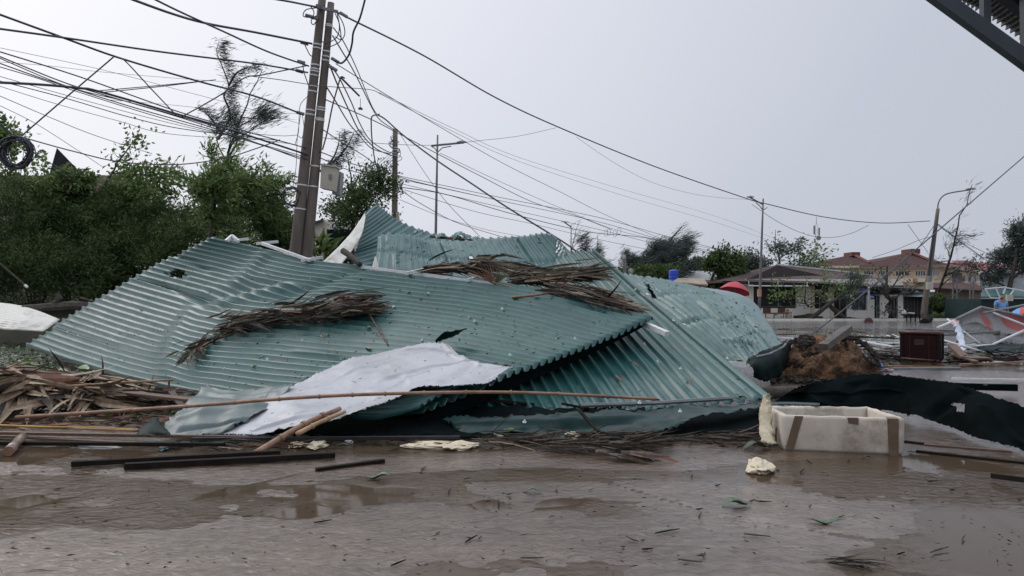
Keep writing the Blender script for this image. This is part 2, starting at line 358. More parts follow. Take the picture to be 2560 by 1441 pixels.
def corr(parent, S, ribs, per, amp, mats, nv=60, flip=False, jag=.0, lift=.0035, name='metal_sheet', hole=None, prof=PROF, thick=.003, jag0=None):
    k0 = 0; idx = 0; objs = []; rr = np.random.default_rng(ribs+nv)
    while k0 < ribs:
        k1 = min(k0+per, ribs); us = []; hs = []
        for k in range(k0, k1):
            for a, h in prof: us.append(k+a); hs.append(h)
        us.append(k1); hs.append(0)
        if k1 < ribs: us.append(k1+.35); hs.append(0)
        us = np.array(us)/ribs; hs = np.array(hs)*amp*(-1 if flip else 1)
        vs = np.linspace(0, 1, nv)
        Pt, Nn = S.ev(us, vs)
        j1 = rr.uniform(-1, 1)*jag; j0 = rr.uniform(-1, 1)*(jag if jag0 is None else jag0)
        # slide the sheet along its ribs so that sheet ends stagger
        dv = np.gradient(Pt, axis=1)*(nv-1); w = vs[None, :, None]
        Pt = Pt+dv*(j1*w+j0*(1-w))
        fl = -1 if flip else 1
        Pt = Pt+Nn*(hs[:, None, None]+fl*lift*(idx % 2)*1.0)
        nu = len(us); I = np.arange(nu*nv).reshape(nu, nv)
        F = np.stack([I[:-1, :-1], I[1:, :-1], I[1:, 1:], I[:-1, 1:]], -1)
        if flip: F = F[..., ::-1]
        F = F.reshape(-1, 4)
        if hole is not None:
            c = Pt.reshape(-1, 3)[F].mean(1); px = 1280+c[:, 0]/c[:, 1]*FPX; py = HOR-(c[:, 2]-CAMH)/c[:, 1]*FPX
            F = F[~hole(px, py)]
        o = build(name, (Pt.reshape(-1, 3), F), mats, parent)
        md = o.modifiers.new('thickness', 'SOLIDIFY'); md.thickness = thick; md.offset = -1
        if len(mats) > 1: md.material_offset = 1
        objs.append(o); k0 = k1; idx += 1
    return objs
def flat(name, parent, S, nu, nv, mats, flip=False, thick=.003, edge=0.0, hole=None, **kw):
    us = np.linspace(0, 1, nu); vs = np.linspace(0, 1, nv); Pt, Nn = S.ev(us, vs)
    if edge:
        r2 = np.random.default_rng(nu*nv)
        for sl in ((0, slice(None)), (-1, slice(None)), (slice(None), 0), (slice(None), -1)):
            Pt[sl] += r2.normal(0, edge, Pt[sl].shape)
    I = np.arange(nu*nv).reshape(nu, nv); F = np.stack([I[:-1, :-1], I[1:, :-1], I[1:, 1:], I[:-1, 1:]], -1)
    if flip: F = F[..., ::-1]
    F = F.reshape(-1, 4)
    if hole is not None:
        c = Pt.reshape(-1, 3)[F].mean(1); F = F[~hole(1280+c[:, 0]/c[:, 1]*FPX, HOR-(c[:, 2]-CAMH)/c[:, 1]*FPX)]
    o = build(name, (Pt.reshape(-1, 3), F), mats, parent, smooth=True, **kw)
    md = o.modifiers.new('thickness', 'SOLIDIFY'); md.thickness = thick; md.offset = -1
    if len(mats) > 1: md.material_offset = 1
    return o

# ---------------------------------------------------------------- ground, water, bank
def blob(x, y, px, py, rx, ry):
    c = G(px, py); return np.exp(-(((x-c.x)/rx)**2+((y-c.y)/ry)**2))
def seg_d(x, y, pts):
    d = np.full(x.shape, 1e9)
    for a, b in zip(pts[:-1], pts[1:]):
        L2 = (b.x-a.x)**2+(b.y-a.y)**2; t = np.clip(((x-a.x)*(b.x-a.x)+(y-a.y)*(b.y-a.y))/L2, 0, 1)
        d = np.minimum(d, np.hypot(x-a.x-t*(b.x-a.x), y-a.y-t*(b.y-a.y)))
    return d
J1 = [G(-200, 1400), G(0, 1345), G(420, 1262), G(700, 1196), G(860, 1158)]
J2 = [G(2180, 1180), G(2290, 1212), G(2400, 1240), G(2470, 1275), G(2445, 1340), G(2400, 1395), G(2380, 1480)]
J3 = [G(1500, 1200), G(1800, 1290), G(2180, 1350), G(2430, 1370)]
def gh(x, y):
    h = fbm(x, y, 2.6, 3)*.022+fbm(x*.6, y*1.6, .5, 9)*.010+fbm(x, y, .12, 15, 3)*.004+.0045
    for b in ((60, 1230, 1.3, .45, .02), (950, 1225, .55, .3, .017), (2450, 1195, 1.0, .55, .03), (2200, 1165, 1.2, .3, .02), (300, 1130, 2.5, .5, .014), (1300, 1125, 3, .2, .010), (2500, 1330, .5, .6, .012), (760, 1270, .25, .2, .014), (200, 1280, 1.1, .35, .013), (2500, 1400, .7, .3, .012), (1250, 1185, 1.1, .25, .012), (1750, 1190, 1.2, .25, .009), (2400, 900, 5, 2.2, .012), (2300, 830, 18, 4, .012)):
        h = h-b[4]*blob(x, y, *b[:4])
    for J in (J1, J2, J3):
        h = h-.008*np.clip(1-seg_d(x, y, J)/.03, 0, 1)
    return h*np.clip(1.3-y/45, 0.25, 1)
def build_ground():
    def ax(segs):
        o = []
        for a, b, n in segs: o += list(np.linspace(a, b, n, endpoint=False))
        o.append(segs[-1][1]); return np.array(o)
    xs = ax([(-400, -60, 12), (-60, -9, 60), (-9, 9, 380), (9, 60, 60), (60, 400, 12)])
    ys = ax([(-60, 2.5, 20), (2.5, 11, 230), (11, 30, 110), (30, 80, 60), (80, 500, 20)])
    Xg, Yg = np.meshgrid(xs, ys, indexing='ij'); Zg = gh(Xg, Yg)
    V = np.stack([Xg, Yg, Zg], -1).reshape(-1, 3); I = np.arange(len(xs)*len(ys)).reshape(len(xs), len(ys))
    F = np.stack([I[:-1, :-1], I[1:, :-1], I[1:, 1:], I[:-1, 1:]], -1).reshape(-1, 4)
    build('ground', (V, F), ground_mat(), smooth=True, kind='structure', label='wet brown grey concrete yard with puddles', loc=(0, 0, 0))
    w = MB(); w.add([(-30, -10, -.001), (45, -10, -.001), (45, 52, -.001), (-30, 52, -.001)], [(0, 1, 2, 3)])
    build('water', w, water_mat(), kind='structure', label='thin muddy rainwater lying in the hollows of the yard', loc=(0, 0, 0))
build_ground()
def heightsheet(name, x0, x1, y0, y1, n, m_, fn, mt, label):
    xs = np.linspace(x0, x1, n); ys = np.linspace(y0, y1, m_); Xg, Yg = np.meshgrid(xs, ys, indexing='ij'); Zg = fn(Xg, Yg)
    I = np.arange(n*m_).reshape(n, m_); F = np.stack([I[:-1, :-1], I[1:, :-1], I[1:, 1:], I[:-1, 1:]], -1).reshape(-1, 4)
    return build(name, (np.stack([Xg, Yg, Zg], -1).reshape(-1, 3), F), mt, smooth=True, kind='structure', label=label, loc=(0, 0, 0))
def bankf(x, y):
    t = np.clip((y-24-fbm(x, y, 5, 21)*3)/5, 0, 1); s = np.clip((-4-x)/4, 0, 1); t = t*t*(3-2*t)
    return (1.25*t+fbm(x, y, .8, 22)*.25*t)*s-.06*(1-np.clip(t*s*12, 0, 1))
heightsheet('earth_bank', -60, 0, 22, 60, 160, 110, bankf, BANK, 'dark earth bank under the bushes on the left')

# ---------------------------------------------------------------- foliage
def leafmesh(C, D, ln, wd, fold=.25):
    """diamond leaves: C centres, D directions, arrays"""
    n = len(C); D = D/(np.linalg.norm(D, axis=1, keepdims=True)+1e-9)
    r = rng.normal(size=(n, 3)); S = np.cross(D, r); S /= np.linalg.norm(S, axis=1, keepdims=True)+1e-9
    Nn = np.cross(D, S); ln = np.asarray(ln).reshape(-1, 1)*np.ones((n, 1)); wd = np.asarray(wd).reshape(-1, 1)*np.ones((n, 1))
    a = C; b = C+D*ln*.45+S*wd*.5+Nn*wd*fold; c = C+D*ln; d = C+D*ln*.45-S*wd*.5+Nn*wd*fold
    V = np.stack([a, b, c, d], 1).reshape(-1, 3); k = np.arange(n)*4
    F = np.concatenate([np.stack([k, k+1, k+2], 1), np.stack([k, k+2, k+3], 1)])
    return V, F
def limbs(base, top, r0, levels=3, nb=4, spread=.7, wind=(0, 0, 0), seed=1, ln=.62, start=.35):
    """branches -> tube builder and tip list (point, dir)"""
    rd = random.Random(seed); mb = MB(); tips = []
    def go(a, b, r, lv):
        a = Vector(a); b = Vector(b); L = (b-a).length; pts = [a]; q = a.copy(); n = 4
        for i in range(1, n+1):
            t = i/n; p = a.lerp(b, t)+Vector((rd.uniform(-1, 1), rd.uniform(-1, 1), rd.uniform(-.5, .5)))*L*.05+Vector(wind)*t*t*L*.3
            pts.append(p)
        mb.tube(pts, [r*(1-.6*i/n) for i in range(n+1)], 6 if lv > 1 else (5 if lv == 1 else 3), cap=False)
        if lv == 0:
            for p in pts[1:]: tips.append((p, (pts[-1]-pts[0]).normalized()))
            return
        for j in range(nb+(lv == levels)*2):
            t = start+(1-start)*(j+rd.random())/(nb+(lv == levels)*2); i = min(int(t*n), n-1); p = pts[i].lerp(pts[i+1], t*n-i)
            d = (pts[-1]-pts[0]).normalized(); s = Vector((rd.gauss(0, 1), rd.gauss(0, 1), rd.gauss(0, .6))).normalized()
            d2 = (d*(1-spread)+s*spread+Vector(wind)*.35).normalized()
            go(p, p+d2*L*ln*(1.15-t*.5)*rd.uniform(.7, 1.15), r*.5*(1.1-t*.5), lv-1)
        go(pts[-1], pts[-1]+(pts[-1]-pts[-2]).normalized()*L*.35, r*.4, 0)
    go(base, top, r0, levels); return mb, tips
def tree(name, label, cat, base, top, r0, leafmat, nl, ll, wd, clr, group=None, needle=False, wind=(.25, 0, 0), hang=0.0, keep=None, **kw):
    T = thing(name, label, cat, base, group)
    mb, tips = limbs(base, top, r0, wind=wind, **kw)
    build('trunk', mb, BARK, T, smooth=True)
    tp = np.array([tuple(t[0]) for t in tips]); td = np.array([tuple(t[1]) for t in tips])
    i = rng.integers(0, len(tp), nl); C = tp[i]+rng.normal(0, clr, (nl, 3))
    D = td[i]*.6+rng.normal(0, .55 if not needle else .25, (nl, 3))+np.array(wind)*(1.2 if not needle else 2.2)-np.array([0, 0, hang])
    if keep is not None:
        k = keep(C); C = C[k]; D = D[k]
    V, F = leafmesh(C, D, rng.uniform(.6, 1.2, len(C))*ll, rng.uniform(.7, 1.2, len(C))*wd)
    build('crown', (V, F), leafmat, T)
    return T
def bush(name, label, cat, pts, nl, ln, wd, leafmat, group=None, wind=(.3, 0, .1), stems=8):
    """pts: ellipsoids (centre, radii); leaves clustered through the volume"""
    c0 = pts[0][0]; T = thing(name, label, cat, (c0[0], c0[1], min(p[0][2]-p[1][2] for p in pts)), group)
    per = nl//len(pts); Cs = []
    st = MB()
    for c, r in pts:
        ncl = 60; d = rng.normal(size=(ncl, 3)); d /= np.linalg.norm(d, axis=1, keepdims=True)
        cc = np.array(c)+d*np.array(r)*(rng.random((ncl, 1))**.4)*(.85+.3*rng.random((ncl, 1)))
        i = rng.integers(0, ncl, per); Cs.append(cc[i]+rng.normal(0, 1, (per, 3))*np.array(r)*.13)
        for k in range(stems):
            q = cc[k]; st.tube([(c[0]+(q[0]-c[0])*.2, c[1]+(q[1]-c[1])*.2, c[2]-r[2]), (c[0]+(q[0]-c[0])*.6, q[1], c[2]-r[2]*.1), tuple(q)], [.035, .022, .008], 4, cap=False)
    C = np.concatenate(Cs); n = len(C)
    D = rng.normal(0, .7, (n, 3))+np.array(wind)
    build('stems', st, BARK, T, smooth=True, kind='stuff')
    V, F = leafmesh(C, D, rng.uniform(.6, 1.2, n)*ln, rng.uniform(.7, 1.2, n)*wd)
    build('foliage', (V, F), leafmat, T); return T
def ell(px, py, D, rx, rz, ry=1.2): c = P(px, py, D); return ((c.x, c.y, c.z), (rx*D/FPX, ry, rz*D/FPX))

# left mass of vegetation (things by distance)
bush('bush', 'dark bamboo-like bush at the far left edge behind the fallen pale sheet', 'bush', [ell(-20, 640, 28, 120, 130), ell(60, 560, 29, 130, 110, 1.6), ell(90, 690, 27.5, 130, 80)], 45000, .20, .03, LEAFB)
bush('bush', 'dense feathery green bush beneath the dark peaked roof', 'bush', [ell(170, 560, 29, 110, 90, 1.5), ell(230, 660, 28, 130, 100, 1.6), ell(280, 560, 30, 100, 90)], 45000, .20, .034, LEAFB)
bush('bush', 'dark low bush right above the sloping left edge of the green roof', 'bush', [ell(350, 660, 28.5, 120, 90, 1.6), ell(460, 640, 29, 110, 90, 1.5), ell(400, 570, 30, 90, 70, 1.3)], 45000, .20, .034, LEAFB)
bush('bush', 'leafy dark bush between the forked tree and the twin poles', 'bush', [ell(600, 600, 29, 110, 90, 1.5), ell(690, 570, 29.5, 60, 70, 1.0)], 12000, .22, .045, LEAFB)
bush('bush', 'lighter green shrub top with big leaves at left of the peaked roof', 'bush', [ell(30, 430, 31, 80, 110, 1.2), ell(-10, 340, 31, 40, 50, .8)], 1700, .26, .13, LEAFA, stems=14)
bush('bush', 'pale yellow-green undergrowth seen through the middle of the hedge', 'bush', [ell(330, 520, 32, 110, 60, 1), ell(520, 560, 32, 80, 50, 1)], 12000, .26, .07, LEAFL)
tree('broadleaf_tree', 'green broadleaf tree with big leaves rising right of the dark peaked roof', 'tree', P(240, 720, 31), P(250, 420, 31), .12, LEAFA, 6000, .24, .12, .28, levels=2, nb=5, spread=.72, seed=5, ln=.5)
tree('spreading_tree', 'spreading tree with fine narrow leaves and forked dark trunk left of the twin poles', 'tree', P(520, 700, 27), P(535, 430, 27), .17, LEAFA, 10500, .27, .055, .12, levels=3, nb=5, spread=.84, seed=11, ln=.66, start=.3)
tree('casuarina_tree', 'tall thin windswept casuarina with a bare drooping top above the left trees', 'tree', P(540, 640, 33), P(562, 300, 33), .11, NEED, 1500, .45, .028, .2, needle=True, wind=(.45, 0, .15), levels=2, nb=4, spread=.6, seed=3, ln=.36, start=.6)
def plume(label, pts, n, D, blen=.45):
    T = thing('casuarina_branch', label, 'branch', P(*pts[0], D))
    sp = [P(x, y, D) for x, y in pts]; s2 = [Vector(q) for q in cr(sp, 8)]
    k = len(s2); build('branch', MB().tube(s2, [.06*(1-.85*i/k) for i in range(k)], 5, cap=False), BARK, T, smooth=True)
    i = rng.integers(int(k*.12), k, n); C = np.array([tuple(s2[a]) for a in i]); rad = np.where(rng.random(n) < .35, .24, .10)
    C += rng.normal(0, 1, (n, 3))*rad[:, None]*np.array([1, .5, .6])+np.array([.12, 0, 0])
    D_ = rng.normal(0, .35, (n, 3))+np.array([.9, 0, -.15])
    V, F = leafmesh(C, D_, rng.uniform(.5, 1.1, n)*blen, .026); build('needles', (V, F), NEED, T)
plume('slender casuarina leader swept to the right against the sky at upper left', [(545, 350), (575, 290), (560, 240), (572, 215), (555, 165), (542, 130), (548, 102)], 800, 33)
plume('wispy casuarina side branch reaching right towards the upper wires', [(572, 215), (590, 185), (615, 170), (645, 162)], 260, 33, .35)
plume('short casuarina branch reaching left below the upper wires', [(555, 335), (530, 300), (510, 280), (488, 268)], 260, 33, .3)
tree('leafy_tree', 'small dark leafy tree behind the cream pole cabinet', 'tree', P(885, 660, 30), P(880, 470, 30), .11, LEAFB, 7500, .16, .07, .22, levels=3, nb=4, spread=.75, seed=21, ln=.6, wind=(.15, 0, 0))
plume('windswept casuarina twig just right of the twin poles', [(800, 430), (830, 400), (845, 365), (850, 330)], 420, 32, .35)
plume('second windswept casuarina twig beyond the first one right of the poles', [(815, 420), (850, 390), (872, 360), (885, 330)], 320, 32, .3)
bush('banana_plant', 'bright green broad-leaved sapling between the twin poles and the white flap', 'plant', [ell(800, 625, 21, 35, 30, .3)], 90, .45, .16, LEAFL, stems=5)
bush('bush', 'leafy sprays half covering the dark peaked hut roof', 'bush', [ell(185, 445, 28.3, 50, 32, .4), ell(110, 480, 28.3, 40, 40, .4)], 1500, .26, .10, LEAFA, stems=10)
# fallen trunks at the foot of the hedge
for pts, r, lb in (([(60, 775), (180, 765), (300, 770)], .16, 'grey brown fallen trunk lying at the foot of the hedge'), ([(130, 770), (150, 745), (142, 735)], .10, 'broken branch stub standing up from the fallen trunk by the hedge'), ([(200, 745), (235, 755), (300, 775)], .04, 'thin pale stick leaning against the left edge of the green roof'), ([(-5, 655), (30, 685), (66, 716)], .035, 'pale-tipped pole slanting out of the bush at the left edge')):
    D = 24.5; build('fallen_branch', MB().tube([P(a, b, D) for a, b in pts], r, 8), BARK, label=lb, cat='branch')
build('branch_tip', MB().tube([P(62, 713, 24.4), P(69, 719, 24.4)], .045, 8), OFFWH, label='pale cut end of the slanting pole by the bush', cat='pole end')
# dark peaked roof and pale wall in the trees
T = thing('garden_hut', 'dark peaked hut roof poking out of the left bushes', 'hut', P(150, 700, 30))
a = P(142, 365, 30)
def pyr(D, px0, px1, pyb, apx, apy, dep):
    c0, c1 = P(px0, pyb, D), P(px1, pyb, D); ap = P(apx, apy, D+dep/2); return [c0, c1, c1+Vector((0, dep, 0)), c0+Vector((0, dep, 0)), ap]
v = pyr(29.2, 105, 200, 500, 142, 370, 2.2); v[1] = P(200, 430, 29.2); 
build('roof', MB().add(v, [(0, 1, 4), (1, 2, 4), (2, 3, 4), (3, 0, 4), (0, 3, 2, 1)]), TARP, T)
build('post', MB().bx(v[0].x+.2, v[0].x+.5, 30, 30.3, 1, v[0].z+.6), TARP, T)
build('post', MB().bx(v[1].x-.5, v[1].x-.25, 30, 30.3, 1, v[0].z+.6), TARP, T)
build('garden_wall', MB().bx(X(-60, 33.5), X(300, 33.5), 33.4, 33.7, .8, Z(440, 33.5)), WALLT, label='weathered tan wall seen through the left bushes', cat='wall')
# ---------------------------------------------------------------- white building behind the twin poles
T = thing('white_shed', 'low white building with dark green door behind the twin poles', 'building', (X(850, 36), 36, 0))
D = 36
build('wall', MB().prism([P(640, 760, D), P(1010, 760, D), P(1010, 560, D), P(805, 553, D), P(640, 600, D)], (0, 5, 0)), WALLW, T)
build('door', MB().bx(X(818, D), X(882, D), D-.06, D-.01, .2, Z(574, D)), DKGREEN, T)
build('roof', MB().prism([P(660, 598, D-.3), P(805, 552, D-.3), P(807, 548, D-.3), P(660, 590, D-.3)], (0, 5.6, 0)), GREEN, T)
build('pilaster', MB().bx(X(812, D), X(818, D), D-.12, D-.003, .2, Z(556, D)), WALLC, T)

# ---------------------------------------------------------------- collapsed roof sections
gm = [GREEN, BACKM]; gp = [GREENP, BACKM]
SA = Surf([
 [(530, 592, 17), (655, 620, 16.3), (775, 650, 15.3), (920, 668, 14.5), (1080, 687, 13.8), (1340, 724, 12.7), (1628, 795, 11.4)],
 [(380, 672, 17.6), (520, 710, 16.0), (650, 738, 14.5), (830, 757, 13.4), (1010, 778, 12.6), (1240, 812, 11.5), (1470, 868, 10.4)],
 [(220, 770, 18.2), (360, 815, 15.7), (500, 850, 13.6), (700, 868, 12.0), (880, 885, 11.1), (1090, 905, 10.2), (1290, 938, 9.5)],
 [(60, 864, 18.8), (200, 915, 15.4), (380, 965, 12.4), (600, 1008, 10.4), (760, 1030, 9.6), (900, 1046, 9.0), (1060, 1035, 8.5)]],
 wave=.022, ws=1.1, seed=40, creases=[(0.05, .20, .30, .24, .03, .06), (.28, .30, .45, .22, .06, -.10), (.25, .38, .45, .26, .035, .09), (.5, .22, .95, .36, .03, .06), (0, .5, .35, .40, .03, -.05), (.42, .05, .46, .3, .012, -.05), (.2, .0, .25, .12, .03, -.05), (.7, .55, .72, .75, .015, .03)])
def holeA(px, py): return ((px-447)/24)**2+((py-687)/9)**2 < 1+.5*np.sin(px*.9)
TA = thing('collapsed_roof', 'largest fallen green corrugated roof in front, draped with a dry palm frond', 'roof section', (X(850, 12), 12, 0))
corr(TA, SA, 29, 6, .062, gm, nv=90, jag=.006, hole=holeA)
# flashing folded under the right-hand edge
e0, _ = SA.ev([0, .2, .4, .6, .8, 1], [.97, .985, 1]); e0 = e0[:, 1]
mb = MB()
for i in range(5): mb.beam(Vector(e0[i])+Vector((.02, .0, -.12)), Vector(e0[i+1])+Vector((.02, .0, -.12)), .03, .15)
build('edge_flashing', mb, BLACKM, TA)
def pl(S, pts, lift): return [S.at(a, b, lift)[0] for a, b in pts]
for i, (a, b) in enumerate((((655, 609, 16.2), (776, 652, 15.1)), ((905, 668, 14.4), (1060, 687, 13.75)), ((1060, 687, 13.7), (1235, 711, 13.0)))):
    build('purlin', MB().beam(P(*a), P(*b), .07, .06), STEELW, TA)
for x, y, D in ((660, 607, 16.3), (773, 648, 15.1), (1035, 680, 13.8), (1188, 697, 13.2), (585, 600, 16.8)):
    q = P(x, y, D); build('purlin_bracket', MB().beam(q+Vector((-.12, -.1, -.03)), q+Vector((.14, .5, .06)), .05, .06), STEELW, TA)
build('purlin', MB().beam(P(565, 603, 16.7), P(580, 590, 16.9), .05, .06).beam(P(580, 590, 16.9), P(597, 604, 16.6), .05, .06), STEELW, TA)
build('purlin', MB().beam(P(1602, 806, 11.45), P(1668, 835, 10.9), .085, .07), STEELW, TA, label='shiny steel purlin end poking out below the right tip')
def screws(T, S, pts):
    for x, y in pts:
        q, n = S.at(x, y, .045); mb = MB(); mb.tube([q, q+n*.008], .022, 8); mb.tube([q+n*.008, q+n*.03], .010, 6)
        build('roof_screw', mb, STEELW, T)
screws(TA, SA, [(1072, 740), (1187, 811), (1256, 780), (985, 774), (842, 778), (758, 858), (566, 930), (671, 906), (1057, 859), (1437, 856), (1275, 897), (720, 815), (940, 905)])
# lifted torn tab at centre
Tt = Surf([[(1090, 858, 10.5), (1110, 848, 10.5), (1140, 838, 10.5), (1166, 822, 10.5)], [(1088, 852, 10.4), (1108, 831, 10.3), (1135, 828, 10.3), (1168, 821, 10.4)]], wave=.01, ws=.1, seed=2)
flat('torn_tab', TA, Tt, 5, 16, [BACKM, DKGREEN], edge=.006)
# sheet B, right front
SB = Surf([
 [(1060, 890, 10.8), (1085, 940, 10.2), (1100, 990, 9.6), (1110, 1047, 9.0)],
 [(1190, 810, 12.2), (1230, 870, 11.2), (1275, 945, 10.2), (1320, 1037, 9.15)],
 [(1310, 735, 13.6), (1370, 810, 12.2), (1445, 910, 10.7), (1530, 1028, 9.35)],
 [(1405, 640, 15.2), (1490, 742, 13.3), (1600, 865, 11.4), (1740, 1014, 9.6)],
 [(1490, 628, 15.0), (1610, 728, 13.4), (1770, 862, 11.6), (1940, 1000, 9.9)]], wave=.02, ws=1.5, seed=50, creases=[(.2, .5, 1, .35, .03, .02)])
TBt = thing('collapsed_roof', 'straight-edged green roof panel sloping down to the right beside the white foam box', 'roof section', (X(1600, 11), 11, 0))
corr(TBt, SB, 25, 6, .055, gm, nv=50, jag=.004, flip=True)
for a, b, w in (((1603, 737, 13.4), (1622, 742, 13.2), .09), ((1694, 812, 12.3), (1712, 818, 12.2), .09), ((1822, 910, 11.0), (1858, 912, 11.2), .10)):
    build('purlin', MB().beam(P(*a), P(*b), w, .08), STEELW, TBt)
screws(TBt, SB, [(1589, 731), (1642, 913), (1816, 904), (1683, 808), (1610, 868), (1700, 930)])
# front skirt
SF = Surf([
 [(1105, 1048, 8.5), (1250, 1040, 8.45), (1400, 1036, 8.4), (1560, 1030, 8.4), (1740, 1017, 8.7), (1935, 1004, 9.5)],
 [(1130, 1064, 8.3), (1260, 1056, 8.15), (1400, 1056, 8.2), (1560, 1056, 8.1), (1730, 1032, 8.5), (1925, 1007, 9.3)],
 [(1150, 1088, 8.05), (1300, 1078, 7.95), (1430, 1092, 7.95), (1590, 1084, 7.7), (1760, 1048, 8.2), (1910, 1012, 9.0)]],
 wave=.07, ws=.45, seed=60, creases=[(.5, .0, .45, .6, .12, .05), (.8, .3, .6, .55, .1, -.06)])
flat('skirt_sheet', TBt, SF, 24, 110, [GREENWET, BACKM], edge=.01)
screws(TBt, SF, [(1700, 1040), (1598, 1018), (1310, 1066)])
build('skirt_flashing', MB().tube([P(1452, 1014, 8.9), P(1640, 1008, 8.9), P(1828, 996, 9.1), P(1834, 1003, 9.1)], .028, 6), GREYM, TBt)
# pointed flap of dark sheet reaching over the foam box
SFt = Surf([[(1890, 1008, 8.9), (1960, 1005, 8.3), (2050, 1008, 7.9)], [(1905, 1014, 8.6), (1970, 1011, 8.1), (2048, 1015, 7.8)]])
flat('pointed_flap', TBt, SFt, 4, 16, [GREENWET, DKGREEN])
# sheets C
TC = thing('collapsed_roof', 'highest curled green roof peak at the rear beside the twin poles', 'roof section', (X(1000, 16), 16, 0))
SC1 = Surf([
 [(944, 511, 17.2), (930, 518, 16.9), (913, 534, 16.5)],
 [(966, 528, 17.2), (935, 552, 16.7), (903, 572, 16.2)],
 [(990, 550, 17.2), (940, 585, 16.5), (893, 612, 15.9)],
 [(1040, 573, 17.2), (965, 615, 16.4), (885, 640, 15.7)],
 [(1110, 592, 17.2), (1015, 640, 16.2), (895, 672, 15.4)],
 [(1195, 600, 17.2), (1090, 660, 16.2), (960, 700, 15.2)]], wave=.03, ws=.9, seed=70)
corr(TC, SC1, 17, 5, .045, gp, nv=30, jag=.01, flip=True)
SW = Surf([[(912, 533, 16.4), (880, 580, 16.0), (845, 618, 15.6), (806, 658, 15.3)], [(914, 542, 16.3), (905, 585, 15.9), (882, 624, 15.5), (852, 664, 15.2)]], wave=.02, ws=.4, seed=71)
flat('white_edge_sheet', TC, SW, 10, 30, [OFFWH], label='pale underside strip of the curled peak')
TC2 = thing('collapsed_roof', 'rear green roof slope with near vertical ribs behind the piled palm fronds', 'roof section', (X(1200, 15), 15, 0))
SC2 = Surf([
 [(945, 590, 15.9), (942, 630, 15.4), (935, 680, 14.9)],
 [(1020, 586, 15.8), (1022, 640, 15.3), (1025, 700, 14.7)],
 [(1070, 600, 15.7), (1085, 650, 15.2), (1100, 705, 14.6)],
 [(1150, 606, 15.7), (1175, 655, 15.1), (1200, 715, 14.4)],
 [(1240, 600, 15.7), (1280, 665, 15.0), (1320, 735, 14.3)],
 [(1310, 594, 15.7), (1355, 660, 15.1), (1400, 735, 14.5)],
 [(1368, 588, 15.7), (1425, 655, 15.2), (1480, 730, 14.9)],
 [(1395, 605, 15.7), (1450, 670, 15.3), (1520, 745, 15.1)]], wave=.03, ws=.5, seed=72, creases=[(0, .45, 1, .5, .06, .03), (.05, 0, .1, 1, .02, -.06)])
def holeC(px, py): return (((px-1178)/5)**2+((py-648)/9)**2 < 1) | ((px > 1390) & (px < 1412) & (py < 640) & (py > 600) & (np.sin(px*.7+py*.3) > -.2))
corr(TC2, SC2, 30, 5, .045, gp, nv=40, jag=.03, hole=holeC, flip=True)
build('ridge_purlin', MB().beam(P(1075, 592, 16.2), P(1200, 604, 16.0), .05, .05), WOODB, TC2)
build('lower_purlin', MB().beam(P(905, 668, 14.9), P(1130, 690, 14.5), .06, .05), WOODB, TC2)
for x, y, s in ((1100, 586, .16), (1140, 592, .12), (1165, 590, .12), (1190, 597, .12), (1045, 576, .08), (1150, 585, .07), (1400, 636, .1)):
    q = P(x, y, 16.2); Sx = Surf([[(x-14, y+4, 16.2), (x, y-5, 16.2), (x+14, y+3, 16.1)], [(x-10, y+8, 16.0), (x+2, y+4, 16.0), (x+13, y+8, 16.0)]], wave=.05, ws=.1, seed=int(x))
    flat('crumpled_sheet', TC2, Sx, 8, 12, [GREEN, WHITEM] if x < 1400 else [WHITEM], edge=.01)
# torn spikes rising from sheet C2
mb = MB(); q = P(1215, 700, 14.3)
build('torn_spike', MB().prism([P(930, 668, 14.7), P(944, 668, 14.7), P(937, 642, 14.8)], (.02, .02, 0)), OFFWH, TC2)
# sheets D
TD = thing('collapsed_roof', 'rounded green roof mound with dented ribs bulging at the right of the wreck', 'roof section', (X(1780, 15), 15, 0))
SD = Surf([
 [(1540, 688, 16.8), (1620, 745, 15.6), (1725, 830, 14.1), (1840, 925, 13.0)],
 [(1590, 692, 17.2), (1680, 738, 16.0), (1780, 815, 14.5), (1870, 912, 13.2)],
 [(1645, 700, 17.6), (1745, 742, 16.4), (1835, 810, 14.9), (1905, 900, 13.5)],
 [(1705, 714, 18), (1810, 750, 16.8), (1880, 808, 15.3), (1940, 884, 13.9)],
 [(1760, 728, 18.4), (1860, 768, 17.1), (1905, 815, 15.8), (1962, 872, 14.4)]], wave=.04, ws=.5, seed=80, creases=[(0, .62, .3, .6, .02, .06), (.35, .66, .6, .60, .02, .06), (.65, .55, 1, .6, .02, .05), (0, .35, .4, .33, .02, .04), (.5, .3, .9, .27, .02, .04), (.2, .8, .5, .85, .02, -.06), (.55, .78, .9, .8, .02, .05), (.4, .0, .35, 1, .012, -.05), (.72, .2, .7, 1, .012, -.04)])
def holeD(px, py): return ((py-712) > 0) & ((py-712) < 34) & (np.abs(px-(1618+(py-712)*.55)) < 5)
corr(TD, SD, 15, 3, .052, gp, nv=70, jag=.02, hole=holeD, flip=True)
SD2 = Surf([
 [(1700, 712, 18.4), (1790, 735, 17.4), (1850, 775, 16.2), (1905, 855, 14.6)],
 [(1780, 722, 18.6), (1845, 738, 17.6), (1885, 775, 16.6), (1930, 842, 15.0)],
 [(1800, 728, 18.9), (1872, 750, 18.0), (1918, 800, 16.9), (1958, 858, 15.2)]], wave=.05, ws=.8, seed=81)
flat('smooth_sheet', TD, SD2, 20, 40, [GREENP, BACKM], edge=.004, flip=True)
